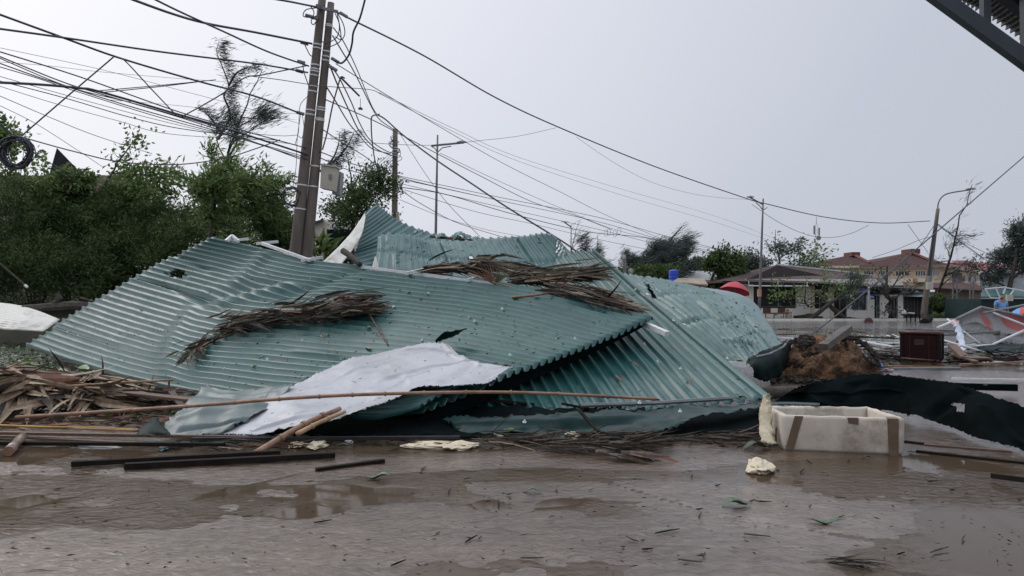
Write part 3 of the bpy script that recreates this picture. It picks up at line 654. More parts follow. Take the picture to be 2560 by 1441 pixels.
SD3 = Surf([
 [(1866, 903, 13.0), (1885, 888, 13.05), (1915, 875, 13.3), (1950, 860, 13.8), (1972, 846, 14.6)],
 [(1880, 922, 12.8), (1895, 915, 12.8), (1925, 908, 13.0), (1960, 890, 13.6), (1979, 862, 14.6)],
 [(1884, 940, 12.9), (1905, 952, 12.9), (1930, 950, 13.1), (1962, 930, 13.7), (1976, 885, 14.7)]], wave=.05, ws=.4, seed=82)
flat('curled_gutter', TD, SD3, 14, 40, [DKGREEN, BACKM], edge=.01)
build('gutter_lip', MB().tube([P(1890, 893, 12.95), P(1925, 885, 13.2), P(1958, 868, 13.8), P(1975, 848, 14.6)], .022, 6), GREYM, TD)
screws(TD, SD, [(1665, 778), (1640, 730), (1758, 775), (1725, 733), (1795, 835), (1850, 845), (1600, 745)])
# white folded flap in front with green part
TE = thing('folded_sheet', 'big smooth white sheet flipped over the front of the green roof', 'metal sheet', (X(900, 8.6), 8.6, 0))
SE = Surf([
 [(560, 1086, 7.75), (650, 1010, 8.5), (735, 960, 9.0), (815, 925, 9.4), (905, 892, 9.75), (1040, 864, 10.1), (1110, 862, 10.1), (1136, 878, 9.85), (1150, 895, 9.6)],
 [(590, 1086, 7.7), (700, 1030, 8.1), (800, 985, 8.6), (890, 950, 9.0), (980, 915, 9.4), (1060, 895, 9.6), (1130, 892, 9.6), (1165, 900, 9.5), (1190, 906, 9.4)],
 [(620, 1086, 7.65), (760, 1050, 7.8), (890, 1018, 8.1), (975, 985, 8.5), (1040, 950, 8.9), (1110, 930, 9.1), (1175, 915, 9.2), (1225, 914, 9.2), (1278, 920, 9.1)],
 [(640, 1086, 7.6), (790, 1052, 7.65), (930, 1015, 7.85), (1000, 990, 8.1), (1040, 970, 8.4), (1110, 964, 8.55), (1180, 962, 8.7), (1225, 955, 8.8), (1272, 925, 9.0)]], wave=.035, ws=.5, seed=90,
 creases=[(0, .45, .8, .3, .08, .035), (.9, .15, .2, .5, .06, -.03), (.2, .9, .9, .6, .06, .03), (0, .2, .5, .15, .05, .02), (.1, .6, .4, .95, .03, .03), (.5, .4, .55, .9, .03, -.03), (0, .75, .7, .8, .025, .025), (.7, .2, .5, .05, .04, .03), (.3, .5, .95, .45, .02, .02)])
rd = random.Random(31); SE.cre = list(SE.cre)
for _ in range(18):
    u, v, a_ = rd.random(), rd.random(), rd.uniform(-.6, .6); L_ = rd.uniform(.08, .35)
    SE.cre.append((u, v, u+L_*math.sin(a_), v+L_*math.cos(a_), rd.uniform(.012, .035), rd.choice((-1, 1))*rd.uniform(.008, .02)))
flat('white_sheet', TE, SE, 90, 170, [WHITEM, BACKM], edge=.006)
TE2 = thing('folded_sheet', 'dull green creased sheet folded beside the white one at lower left', 'metal sheet', (X(560, 8.4), 8.4, 0))
SE2 = Surf([
 [(398, 1090, 7.72), (430, 1045, 8.2), (500, 975, 9.3), (515, 965, 9.4)],
 [(440, 1092, 7.7), (500, 1040, 8.1), (560, 990, 8.9), (600, 972, 9.15)],
 [(500, 1090, 7.7), (575, 1045, 8.05), (640, 1000, 8.6), (680, 968, 9.0)],
 [(552, 1088, 7.72), (620, 1045, 8.0), (690, 1005, 8.4), (738, 962, 8.85)]], wave=.05, ws=.4, seed=95, creases=[(.1, .3, .9, .6, .06, .05), (.3, .1, 1, .3, .05, -.05), (.0, .6, .7, .75, .05, -.04)])
flat('green_sheet', TE2, SE2, 36, 40, [mat('dull_green_back', (.085, .125, .125), (.065, .10, .10), .3, 2, .4, .25, 4, bdist=.04), BACKM], edge=.01)
for i, (g, lb) in enumerate((([[(345, 1075, 7.9), (385, 1045, 7.95), (415, 1075, 7.8)], [(345, 1088, 7.7), (385, 1088, 7.7), (425, 1086, 7.65)]], 'small dark folded scrap at the left foot of the green sheet'),
     ([[(398, 1115, 7.5), (440, 1105, 7.55), (500, 1100, 7.6)], [(402, 1132, 7.2), (425, 1120, 7.3), (470, 1105, 7.5)]], 'triangular green scrap under the long brown lath'),
     ([[(155, 1122, 7.45), (210, 1114, 7.5), (300, 1112, 7.5)], [(125, 1132, 7.3), (230, 1126, 7.35), (310, 1124, 7.4)]], 'flat pale grey metal scrap lying in the muddy water'),
     ([[(1110, 1092, 8.2), (1220, 1056, 8.3), (1340, 1062, 8.2)], [(1160, 1094, 8.0), (1240, 1085, 8.0), (1390, 1094, 7.9)]], 'wet dark scrap under the front skirt'))):
    flat('metal_scrap', None, Surf(g, wave=.02, ws=.3, seed=i), 8, 16, [[DKGREEN, BACKM], [GREEN, BACKM], [ROOFG], [GREENWET, BACKM]][i], label=lb, cat='scrap', edge=.008)
# lower corner of corrugated sheet under the white flap
TG = thing('corrugated_scrap', 'torn corner of corrugated green sheet hanging below the white sheet', 'metal sheet', (X(960, 8.5), 8.5, 0))
SG = Surf([[(1015, 985, 8.45), (1090, 975, 8.7), (1180, 950, 9.2)], [(950, 1010, 8.3), (1030, 1000, 8.45), (1110, 985, 8.7)], [(860, 1045, 8.1), (950, 1050, 8.15), (1050, 1022, 8.3)]], wave=.02, ws=.3, seed=97)
corr(TG, SG, 7, 7, .04, gm, nv=24, jag=.0, name='torn_sheet')
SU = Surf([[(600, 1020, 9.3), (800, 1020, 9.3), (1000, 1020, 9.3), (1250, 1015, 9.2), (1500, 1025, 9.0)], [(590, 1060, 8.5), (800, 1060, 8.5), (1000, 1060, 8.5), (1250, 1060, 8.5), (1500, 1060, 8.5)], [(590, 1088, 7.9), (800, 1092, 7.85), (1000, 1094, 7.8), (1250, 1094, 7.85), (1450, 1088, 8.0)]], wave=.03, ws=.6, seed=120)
flat('shade_or_dark_sheet', None, SU, 12, 50, [BLACKM], edge=.02, label='added black sheet standing in for shade in the opening under the wreck', cat='metal sheet')  # added sheet: its black colour stands in for the shade under the wreck
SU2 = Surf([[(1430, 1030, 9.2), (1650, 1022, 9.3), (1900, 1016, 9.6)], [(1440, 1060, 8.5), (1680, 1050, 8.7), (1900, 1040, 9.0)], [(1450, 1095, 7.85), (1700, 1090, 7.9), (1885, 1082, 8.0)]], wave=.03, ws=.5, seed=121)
flat('shade_or_dark_sheet', None, SU2, 12, 40, [BLACKM], edge=.02, label='added black sheet in place of shadow just left of the foam slab', cat='metal sheet')  # second added sheet, painted black as the shadow below the right panel
# dark interior pieces under the wreck
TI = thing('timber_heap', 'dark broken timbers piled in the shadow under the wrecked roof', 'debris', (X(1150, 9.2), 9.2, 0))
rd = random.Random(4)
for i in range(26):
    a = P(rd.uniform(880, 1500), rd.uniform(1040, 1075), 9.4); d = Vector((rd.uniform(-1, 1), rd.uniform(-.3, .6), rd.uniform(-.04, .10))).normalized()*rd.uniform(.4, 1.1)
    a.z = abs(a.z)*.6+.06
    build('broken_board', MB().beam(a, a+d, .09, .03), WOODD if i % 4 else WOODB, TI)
# pale corrugated sheet at far left
TL = thing('corrugated_scrap', 'pale off-white corrugated sheet lying on the ground at the left edge', 'metal sheet', (X(40, 24), 24, 0))
SL = Surf([[(-60, 752, 25), (60, 765, 24.5), (150, 800, 24)], [(-60, 775, 24.3), (45, 795, 23.5), (130, 815, 23.3)], [(-60, 818, 23.5), (20, 825, 22.8), (108, 830, 22.7)]], wave=.04, ws=1, seed=99)
corr(TL, SL, 12, 6, .03, [OFFWH, BACKM], nv=20, name='pale_sheet')
# black flashing strip to the right
top = [(1940, 1000, 9.6), (2000, 968, 9.7), (2060, 952, 9.8), (2130, 941, 9.8), (2218, 938, 9.6), (2300, 947, 9.2), (2374, 958, 8.7), (2460, 985, 8.1), (2560, 1019, 7.5), (2700, 1075, 6.9)]
bot = [(1945, 1010, 9.5), (2000, 1012, 9.6), (2060, 1018, 9.5), (2130, 1022, 9.4), (2225, 1027, 9.3), (2296, 1045, 8.9), (2378, 1068, 8.4), (2451, 1098, 7.7), (2546, 1120, 7.25), (2680, 1180, 6.4)]
midp = [((a[0]+b[0])/2, (a[1]+b[1])/2, (a[2]+b[2])/2+.10*math.sin(i*1.7)) for i, (a, b) in enumerate(zip(top, bot))]
SK = Surf([top, midp, bot], wave=.05, ws=.8, seed=101, creases=[(.1, .1, .9, .2, .05, .06), (.2, .35, .8, .3, .05, -.06), (0, .5, 1, .55, .04, .05), (.9, .6, .1, .72, .03, -.07), (.3, .8, .9, .9, .04, .06), (.5, .2, .45, .45, .06, .05)])
def holeK(px, py): return ((px > 2380) & (px < 2404) & (py > 1008) & (py < 1014+(px-2380)*.2)) | ((px > 2392) & (px < 2411) & (py > 1010) & (py < 1030))
flat('flashing_strip', None, SK, 46, 170, [BLACKM, BLACKM], edge=.008, hole=holeK, label='long wavy black metal flashing strip standing on edge behind the foam box', cat='metal strip')

# ---------------------------------------------------------------- styrofoam box
def foam_box():
    z = .352; c = [Vector((2.672, 7.30, 0)), Vector((3.76, 7.06, 0)), Vector((3.80, 7.86, 0)), Vector((2.71, 7.92, 0))]
    T = thing('foam_box', 'large open white foam box with brown tape strips, standing on the wet concrete', 'box', (3.2, 7.5, 0))
    cen = sum(c, Vector())/4; n = 14
    rd = random.Random(3)
    def ring(off, zz, ch, jit=0):
        pts = []
        for i in range(4):
            a, b = c[i], c[(i+1) % 4]
            for k in range(n):
                p = a.lerp(b, (k+.5)/n); d = (p-cen); d.z = 0; e = (b-a).normalized(); nn = Vector((e.y, -e.x, 0))
                t = (k+.5)/n; rr = ch*max(0, 1-min(t, 1-t)*n/1.2)
                pts.append(p-nn*(off+rr*.6)+Vector((0, 0, zz+rd.uniform(-jit, jit))))
        return pts
    rings = [ring(.02, .002, .03), ring(.012, .03, .02), ring(0, z*.5, .02), ring(-.004, z-.03, .02), ring(0, z-.006, .02, .006), ring(.015, z, .02, .006), ring(.045, z-.002, .0, .006), ring(.05, z-.03, 0), ring(.055, .06, 0)]
    m = 4*n; V = [p for r in rings for p in r]; F = [(i*m+j, i*m+(j+1) % m, (i+1)*m+(j+1) % m, (i+1)*m+j) for i in range(len(rings)-1) for j in range(m)]
    F.append(tuple((len(rings)-1)*m+j for j in range(m))); F.append(tuple(range(m))[::-1])
    build('shell', MB().add(V, F), STYRO, T, smooth=True)
    e = (c[1]-c[0]); L = e.length; e.normalize(); nn = Vector((e.y, -e.x, 0))
    def fp(t, zz, o=.008): return c[0]+e*(t*L)+nn*o+Vector((0, 0, zz))
    for q in ([fp(.02, .02), fp(.09, .02), fp(.17, z-.004), fp(.10, z-.004)], [fp(.865, .0), fp(.94, .0), fp(.94, z-.004), fp(.85, z-.004)], [fp(.54, z-.06), fp(.62, z-.07), fp(.62, z-.004), fp(.53, z-.004)]):
        build('tape_strip', MB().prism(q, -nn*.006), TAPE, T)
    build('tape_strip', MB().prism([fp(.85, z-.004), fp(.94, z-.004), fp(.94, z+.004)-nn*.06, fp(.85, z+.004)-nn*.06], (0, 0, .004)), TAPE, T)
    # brown water and a dark scrap inside
    wv = [p.lerp(cen, .09)+Vector((0, 0, .17)) for p in c]
    build('rainwater', MB().poly(wv), mat('box_water', (.05, .04, .03), (.06, .05, .04), .05, 2), T)
    build('slit', MB().prism([Vector((2.665, 7.45, .06)), Vector((2.665, 7.48, .06)), Vector((2.668, 7.49, .2)), Vector((2.668, 7.46, .2))], (-.003, 0, 0)), DARK, T)
foam_box()
def lump(name, label, cat, c, size, mt, seed=0, rz=0, group=None, rough=.25, n=2, flat_=1.0):
    import bmesh
    bm = bmesh.new(); bmesh.ops.create_icosphere(bm, subdivisions=n+1, radius=.5); rd = random.Random(seed); o = [rd.uniform(0, 50) for _ in range(3)]
    from mathutils import noise as mn
    M = Matrix.Rotation(rz, 3, 'Z'); vs = []
    for v in bm.verts:
        k = 1+rough*2*mn.noise(v.co*3+Vector(o))+rough*mn.noise(v.co*8+Vector(o)); q = v.co*k
        vs.append(Vector(c)+M@Vector((q.x*size[0], q.y*size[1], max(q.z, -.3*flat_)*size[2]+.3*flat_*size[2])))
    fs = [tuple(v.index for v in f.verts) for f in bm.faces]; bm.free()
    return build(name, MB().add(vs, fs), mt, label=label, cat=cat, group=group, smooth=n > 2)
SlabS = Surf([[(1902, 1103, 7.45), (1898, 1060, 7.55), (1900, 1020, 7.6), (1908, 990, 7.6)], [(1930, 1112, 7.35), (1926, 1060, 7.45), (1920, 1020, 7.5), (1914, 990, 7.55)]], wave=.015, ws=.1, seed=6)
flat('foam_slab', None, SlabS, 10, 26, [STYROI], thick=.05, edge=.004, label='thin yellowed foam slab standing upright against the foam box', cat='foam slab')
for i, (x, y, w, d, h, lb) in enumerate(((1085, 1118, .42, .20, .05, 'largest flat cream foam slab lying in front of the wreck'), (1150, 1122, .26, .16, .06, 'broken curved end of cream foam beside the largest foam slab'), (1430, 1108, .20, .16, .11, 'knobbly cream foam lump on top of the dark twig heap'), (1902, 1178, .28, .16, .09, 'cream foam lump lying alone in front of the foam box'), (795, 1118, .26, .14, .06, 'irregular cream foam piece beside the crossing bamboo poles'), (745, 1116, .18, .12, .05, 'whitish foam bit left of the irregular cream piece'), (1250, 1092, .20, .12, .05, 'cream foam sliver at the edge of the shadow'))):
    lump('foam_piece', lb, 'foam', G(x, y), (w*1.3, d*1.3, h*1.2), STYROI, seed=i, rz=i*.4, rough=.3)
lump('plastic_bottle_clump', 'tiny clear crumpled plastic scrap near the middle of the yard edge', 'litter', G(872, 1108), (.07, .05, .04), WHITEP, seed=30)

# ---------------------------------------------------------------- bamboo, laths, boards in front
def pole(name, label, cat, pts, r, mt, nodes=0, group=None, n=8):
    T = thing(name, label, cat, pts[0], group); q = [Vector(v) for v in cr([tuple(p) for p in pts], 8)]
    rs = [r]*len(q); build('stem', MB().tube(q, [r*(1.1-.3*i/len(q)) for i in range(len(q))], n), mt, T, smooth=True)
    if nodes:
        for k in range(1, nodes):
            x = k/nodes*(len(q)-1); i = int(x); p = q[i].lerp(q[min(i+1, len(q)-1)], x-i); d = (q[min(i+1, len(q)-1)]-q[max(i-1, 0)]).normalized()
            build('node_ring', MB().tube([p-d*r*.5, p+d*r*.5], r*1.28, n), mt, T)
pole('bamboo_pole', 'long thin bamboo pole running across the whole front of the wreck', 'pole', [P(40, 1044, 8.6), P(440, 1018, 8.0), P(760, 994, 7.7), P(1000, 984, 7.6), P(1300, 982, 7.7), P(1640, 998, 8.0)], .019, BAMB, 14)
pole('bamboo_pole', 'thin bamboo cane lying across the dry palm fronds at left', 'pole', [P(0, 985, 9.3), P(150, 968, 9.4), P(300, 958, 9.5), P(432, 950, 9.6)], .017, BAMB, 6)
pole('bamboo_pole', 'upper of two bamboo poles slanting out from under the white sheet', 'pole', [G(640, 1133, .03), P(760, 1062, 7.5), P(850, 1022, 7.9)], .032, BAMB, 4)
pole('bamboo_pole', 'lighter lower bamboo pole slanting out from under the white sheet', 'pole', [P(742, 1086, 7.3), P(800, 1056, 7.5), P(862, 1030, 7.8)], .024, mat('pale_bamboo', (.42, .28, .15), (.3, .19, .10), .45, 6), 3)
pole('bamboo_pole', 'dark bamboo stick standing on the green roof behind the palm frond', 'pole', [SA.at(902, 754, .06)[0], SA.at(935, 815, .1)[0], SA.at(972, 872, .06)[0]], .016, WOODB, 5)
def lath(label, a, b, w, h, mt, cat='board', name='timber_board'):
    return build(name, MB().beam(a, b, w, h), mt, label=label, cat=cat)
lath('long brown lath lying along the front left edge of the wreck', G(-60, 1082, .07), G(625, 1094, .07), .05, .03, WOODB)
lath('second brown split lath at the left edge under the first', G(-80, 1088, .03), G(420, 1112, .02), .06, .02, WOODB)
lath('short light brown lath beside the yellow cable', G(90, 1068, .1), G(345, 1078, .1), .04, .02, BAMB)
lath('long dark angle bar running along the ground beneath the whole wreck', G(-80, 1108, .02), G(560, 1112, .06), .05, .035, WOODD, 'bar', 'metal_bar')
lath('dark purplish angle bar continuing in front of the shadowed opening', G(480, 1098, .07), G(1150, 1094, .07), .05, .03, mat('dark_bar', (.03, .028, .034), (.02, .019, .023), .6, 6, spec=.2), 'bar', 'metal_bar')
def sqt(label, a, b, w, h):
    T = build('timber_beam', MB().beam(a, b, w, h), WOODD, label=label, cat='beam')
sqt('upper wet black timber beam lying in the muddy water', G(180, 1160, .03), G(700, 1132, .04), .06, .045)
sqt('lower wet black timber beam nearest the camera at left', G(312, 1166, .03), G(838, 1138, .04), .065, .05)
sqt('short black batten lying on the wet concrete below the foam pieces', G(790, 1175, .015), G(960, 1152, .02), .05, .03)
lath('flat brown board standing half hidden by the palm frond tips', P(250, 975, 10), P(480, 1000, 9), .16, .03, WOODB)
lath('short upright grey stake by the corner of the green roof', P(428, 980, 9.6), P(452, 1015, 9.4), .08, .03, mat('grey_stake', (.10, .085, .085), (.07, .06, .06), .6, 8), 'stake', 'wood_stake')
build('yellow_cable', MB().tube([Vector(v) for v in cr([tuple(G(-40, 1062, .1)), tuple(G(120, 1068, .12)), tuple(G(230, 1069, .1)), tuple(G(345, 1075, .09))], 8)], .012, 6), WIREY, smooth=True, label='yellow electric cable lying over the laths at left', cat='cable')
# clear plastic bottle
T = thing('plastic_bottle', 'crushed clear plastic bottle at the left edge of the yard', 'bottle', G(40, 1120))
bm_ = mat('bottle_plastic', (.34, .27, .22), (.22, .17, .14), .15, 15, alpha=.85); a = G(22, 1128, .05); b = G(58, 1090, .07)
build('body', MB().tube([a, a.lerp(b, .25), a.lerp(b, .35), a.lerp(b, .7), a.lerp(b, .8), a.lerp(b, 1.0)], [.045, .048, .042, .046, .048, .036], 12), bm_, T, smooth=True)
build('base_ring', MB().tube([a-(b-a)*.02, a+(b-a)*.01], .047, 14), BAMB, T)

# ---------------------------------------------------------------- palm fronds
def blade_mesh(ln, wd, curl, mt, k):
    n = 5; vs = []; fs = []
    for i in range(n+1):
        t = i/n; w = wd*(math.sin(math.pi*min(t*.9+.1, 1))**.7)*(1-t*.5); x = ln*t; z = -curl*ln*t*t
        vs += [(x, -w/2, z+w*.35), (x, 0, z), (x, w/2, z+w*.35)]
    for i in range(n): o = i*3; fs += [(o, o+1, o+4, o+3), (o+1, o+2, o+5, o+4)]
    me = bpy.data.meshes.new('leaflet'); me.from_pydata(vs, [], fs); me.materials.append(mt); return me
BL = [[blade_mesh(1, .06+.035*(k % 2), c, PALM[j], k) for k, c in enumerate((.02, .15, -.04, .32, .2))] for j in range(4)]
def frond(name, label, spine, n, ln, jit, spread, cols, cat='palm frond', lift=.06, fan=0.0, normal=None, wdt=1.0, seed=1, rib=True, roll=1.2):
    rd = random.Random(seed); q = [Vector(v) for v in cr([tuple(p) for p in spine], 10)]
    T = thing(name, label, cat, q[0])
    if rib: build('midrib', MB().tube(q, [.018*(1.2-.8*i/len(q)) for i in range(len(q))], 6), BAMB, T, smooth=True)
    org = WLOC[T.name]
    for i in range(n):
        t = rd.random(); x = t*(len(q)-1); k = min(int(x), len(q)-2); p = q[k].lerp(q[k+1], x-k); d = (q[k+1]-q[k]).normalized()
        side = d.cross(Vector((0, 0, 1))).normalized(); up = side.cross(d); s = rd.choice((-1, 1))
        dd = (d*(1-fan)+side*s*(rd.uniform(.0, spread)+fan*.6)+up*rd.uniform(-.10, .12)).normalized()
        if rd.random() < .015: dd = (dd+up*rd.uniform(0, .35)-d*rd.uniform(0, .8)).normalized()
        p = p+side*rd.gauss(0, jit)+up*(abs(rd.gauss(0, 1))*lift+.01)
        o = bpy.data.objects.new('leaflet', rd.choice(BL[rd.choices(range(4), cols)[0]])); col.objects.link(o); o.parent = T
        M = dd.to_track_quat('X', 'Z').to_matrix().to_4x4()@Matrix.Rotation(rd.gauss(0, roll), 4, 'X'); L = ln*rd.uniform(.6, 1.15)
        o.matrix_basis = Matrix.Translation(p-org)@M@Matrix.Diagonal((L, L*wdt*rd.uniform(.7, 1.3), L*rd.uniform(.8, 1.2), 1))
    return T
def on(S, l, lift=.04): return [S.at(a, b, lift)[0] for a, b in l]
frond('palm_frond', 'dark dry palm frond lying across the middle of the front green roof', on(SA, [(560, 845), (640, 830), (740, 818), (830, 808), (900, 800)], .10), 480, .6, .24, .22, (6, 1.8, .2, 2.5), lift=.14, seed=2, wdt=1.3)
frond('palm_frond', 'greenish crumpled tip of the dark palm frond hanging down the front roof', on(SA, [(600, 838), (540, 862), (500, 885), (478, 915)], .08), 90, .40, .11, .6, (2, 1.5, .2, 4), lift=.07, seed=3, wdt=1.6)
frond('palm_frond', 'reddish brown broken butt of the dark palm frond on the front roof', on(SA, [(800, 820), (860, 800), (930, 800)], .10), 150, .38, .22, .5, (4, 1.5, 2, 1), lift=.14, seed=4, wdt=1.4)
bk = lambda l, D0, D1: [P(a, b, D0+(D1-D0)*i/(len(l)-1)) for i, (a, b) in enumerate(l)]
frond('palm_frond', 'left-hand grey palm frond behind the white purlin on top of the wreck', bk([(1050, 688), (1110, 680), (1180, 684)], 14.0, 13.7), 240, .6, .15, .10, (6, 2, .1, 1.5), seed=5, lift=.07, wdt=1.3)
frond('palm_frond', 'upper middle palm frond in the pile on top of the wreck', bk([(1180, 672), (1240, 676), (1330, 700)], 13.9, 13.4), 280, .65, .19, .16, (6, 2.5, .1, 2), seed=6, lift=.08, wdt=1.3)
frond('palm_frond', 'long tattered palm frond fanning out to the right on top of the wreck', bk([(1270, 712), (1370, 705), (1450, 700)], 13.2, 12.9), 300, .7, .20, .22, (5, 3, .3, 2.5), seed=7, lift=.10, wdt=1.2)
frond('palm_frond', 'lowest dark palm frond running down to the right tip of the front roof', bk([(1360, 728), (1440, 742), (1530, 765)], 12.6, 11.9), 300, .65, .15, .14, (6, 1.8, .5, 1), seed=8, lift=.07, wdt=1.2)
T = frond('palm_fan', 'small upright reddish palm fan among the grey fronds on the wreck', [P(1238, 712, 12.9), P(1232, 708, 12.9)], 2, .2, .01, .1, (0, 1, 4, 0), seed=9)
for k in range(16):
    an = R(150-k*7.5); d = Vector((math.cos(an), -.2, math.sin(an))); o = bpy.data.objects.new('leaflet', BL[2 if k < 6 else (1 if k < 10 else 3)][0]); col.objects.link(o); o.parent = T
    o.matrix_basis = d.to_track_quat('X', 'Y').to_matrix().to_4x4()@Matrix.Diagonal((.42, .5, .42, 1))
pole('bamboo_pole', 'light split stick resting under the palm pile on the front roof', 'stick', [P(1280, 744, 12.3), P(1340, 738, 12.2), P(1395, 729, 12.2)], .02, BAMB)
pole('bamboo_pole', 'thin stick lying across the purlin among the palm fronds', 'stick', [P(1172, 684, 13.2), P(1230, 705, 12.9), P(1290, 722, 12.7)], .014, BAMB)
pole('wood_stump', 'short broken log sticking up behind the front roof near the white flap', 'log', [P(858, 628, 14.9), P(878, 642, 14.6), P(900, 662, 14.3)], .06, BARK)
# left foreground heap
frond('palm_frond', 'tan fan palm leaf spread out in the left foreground heap', [G(70, 975, .3), G(60, 990, .26)], 90, .95, .14, 1.2, (2, 6, 1, .4), fan=.3, seed=12, lift=.10, rib=False, wdt=2.0)
frond('palm_frond', 'second tan fan palm leaf right of the first in the left heap', [G(190, 975, .25), G(230, 1010, .16)], 80, .8, .16, 1.0, (2, 6, 1, .6), fan=.25, seed=13, lift=.09, rib=False, wdt=1.8)
def fan(label, hub, n, a0, a1, L, cols, seed, drop=-.12, wd=1.5):
    rd = random.Random(seed); T = thing('palm_fan', label, 'palm leaf', hub); org = WLOC[T.name]
    for k in range(n):
        an = a0+(a1-a0)*k/(n-1)+rd.gauss(0, .04); d = Vector((math.cos(an), math.sin(an), drop+rd.gauss(0, .04))).normalized()
        o = bpy.data.objects.new('leaflet', BL[rd.choices(range(4), cols)[0]][rd.choice((0, 1, 3, 4))]); col.objects.link(o); o.parent = T
        l = L*rd.uniform(.75, 1.1); o.matrix_basis = Matrix.Translation(d*.05)@d.to_track_quat('X', 'Z').to_matrix().to_4x4()@Matrix.Rotation(rd.gauss(0, .35), 4, 'X')@Matrix.Diagonal((l, l*wd, l, 1))
fan('straw coloured fan palm leaf spread towards the camera at the far left', P(70, 958, 9.8), 40, R(-170), R(-5), 1.25, (1, 6, .6, .3), 1)
fan('second straw coloured fan leaf lying beside the first', P(225, 938, 10.2), 34, R(-160), R(-10), 1.0, (1, 6, 1, .5), 2)
fan('small brownish fan leaf at the very left edge of the heap', P(-20, 940, 10.4), 26, R(-120), R(10), .9, (3, 3, 1, .5), 3)
frond('palm_frond', 'dark dry frond at the back of the left heap by the frame edge', [P(-40, 925, 12.5), P(80, 945, 12), P(180, 965, 11.4)], 70, .9, .14, .4, (6, 2, .8, .5), seed=14)
frond('palm_frond', 'flattened brown frond strips beside the lower corner of the green roof', [G(230, 985, .1), G(380, 1000, .1), G(470, 1015, .08)], 80, .9, .18, .15, (4, 3, 1.5, .6), seed=15, lift=.05)
frond('twig_heap', 'dark heap of twigs and dry leaves left of the middle foam lump', [G(1350, 1120, .03), G(1480, 1122, .03), G(1610, 1118, .04)], 230, .42, .16, .4, (8, .8, .2, .6), cat='twig heap', seed=16, lift=.05, rib=False, wdt=.5)
frond('palm_frond', 'broad dark brown leaf sheath lying at the right end of the twig heap', [G(1490, 1130, .06), G(1580, 1145, .03)], 16, .42, .04, .12, (6, .3, .5, .2), seed=17, lift=.02, wdt=2)
frond('twig_heap', 'shadowed dry leaf strips along the foot of the front skirt', [G(1180, 1105, .02), G(1350, 1108, .02), G(1700, 1102, .02), G(1890, 1100, .03)], 220, .5, .12, .2, (9, .6, .2, .3), cat='twig heap', seed=18, lift=.03, rib=False, wdt=.45)
frond('twig_heap', 'black wet twig bundle lying on the concrete at lower right', [G(2060, 1408, .01), G(2130, 1412, .01)], 26, .26, .03, .25, (9, 0, 0, 0), cat='twig bundle', seed=19, lift=.012, rib=False, wdt=.35)
frond('twig_heap', 'thin scraps and strips behind the laths at the lower left of the wreck', [G(500, 1118, .02), G(620, 1122, .02), G(740, 1118, .02)], 40, .4, .10, .4, (6, 2, 1, .3), cat='twig heap', seed=20, lift=.03, rib=False, wdt=.5)
pole('bent_strip', 'curved dark strip leaning out from the twig heap to the front skirt', 'strip', [P(1446, 1024, 8.0), P(1478, 1060, 7.7), P(1500, 1080, 7.5), P(1560, 1095, 7.4), P(1640, 1120, 7.3)], .018, WOODD)

# twigs and leaves on the open yard
twm = [WOODD, BARK]
def twig(px, py, L, an, k, lab, grp):
    c = G(px, py, .012); d = Vector((math.cos(an), math.sin(an), 0)); s = Vector((-d.y, d.x, 0))
    return build('twig', MB().tube([c-d*L/2, c-d*L*.1+s*L*.05, c+d*L/2+Vector((0, 0, .006))], [.004, .006, .003], 5), twm[k % 2], label=lab, cat='twig', group=grp)
rd = random.Random(12)
for i in range(40):
    px = rd.uniform(560, 2540); py = rd.uniform(1160, 1430)
    if i < 16: px = rd.uniform(1700, 2540); py = rd.uniform(1150, 1300)
    twig(px, py, rd.uniform(.04, .2)*(.6+.4*rd.random()), rd.gauss(.35, .8), i, 'small dark twig lying on the wet concrete yard', 'loose twigs scattered on the yard')
def leaf(px, py, L, W, an, label, mt=LEAFG, z=.012, pos=None, nrm=None, group=None, cat='leaf'):
    c = pos or G(px, py, z); vs = []; n = 7
    nrm = nrm or Vector((0, 0, 1)); d = Vector((math.cos(an), math.sin(an), 0)); d = (d-nrm*d.dot(nrm)).normalized(); s = nrm.cross(d)
    for i in range(n):
        t = i/(n-1); w = W*math.sin(math.pi*(t*.92+.04))**.8/2; b = c+d*(t-.5)*L+nrm*(.015*math.sin(t*7+px)+.012*t)*L*5
        vs += [b-s*w+nrm*w*.5, b, b+s*w+nrm*w*(.2+.4*t)]
    fs = []
    for i in range(n-1): o = i*3; fs += [(o, o+3, o+4, o+1), (o+1, o+4, o+5, o+2)]
    return build('leaf', MB().add(vs, fs), mt, label=label, cat=cat, group=group, smooth=True)
leaf(1840, 1262, .22, .12, .1, 'curled green leaf on the yard below the lone foam lump', mat('dull_green_leaf', (.07, .12, .05), (.045, .08, .035), .4, 20))
leaf(2062, 1307, .24, .07, -.2, 'narrow green leaf on the yard nearer the lower right', MATS['dull_green_leaf'])
leaf(1890, 1118, .28, .14, .2, 'broad dark green leaf at the foot of the upright foam slab', mat('dark_green_leaf', (.02, .05, .012), (.014, .035, .01), .35, 20), z=.03)
leaf(945, 1195, .20, .10, 0, 'green grey leaf in the shallow water below the black batten', MATS['dull_green_leaf'])
leaf(1330, 1228, .15, .05, 0, 'small green leaf on the yard under the middle of the wreck', MATS['dull_green_leaf'])
leaf(845, 1118, .25, .04, .1, 'long slim green leaf beside the cream foam pieces', MATS['dull_green_leaf'])
leaf(2165, 1145, .1, .05, 0, 'tiny dark leaf just right of the lone foam lump', MATS['dark_green_leaf'])
leaf(1270, 1085, .13, .10, .4, 'bright yellow green leaf on the dark front skirt', LEAFL, pos=P(1272, 1078, 7.95))
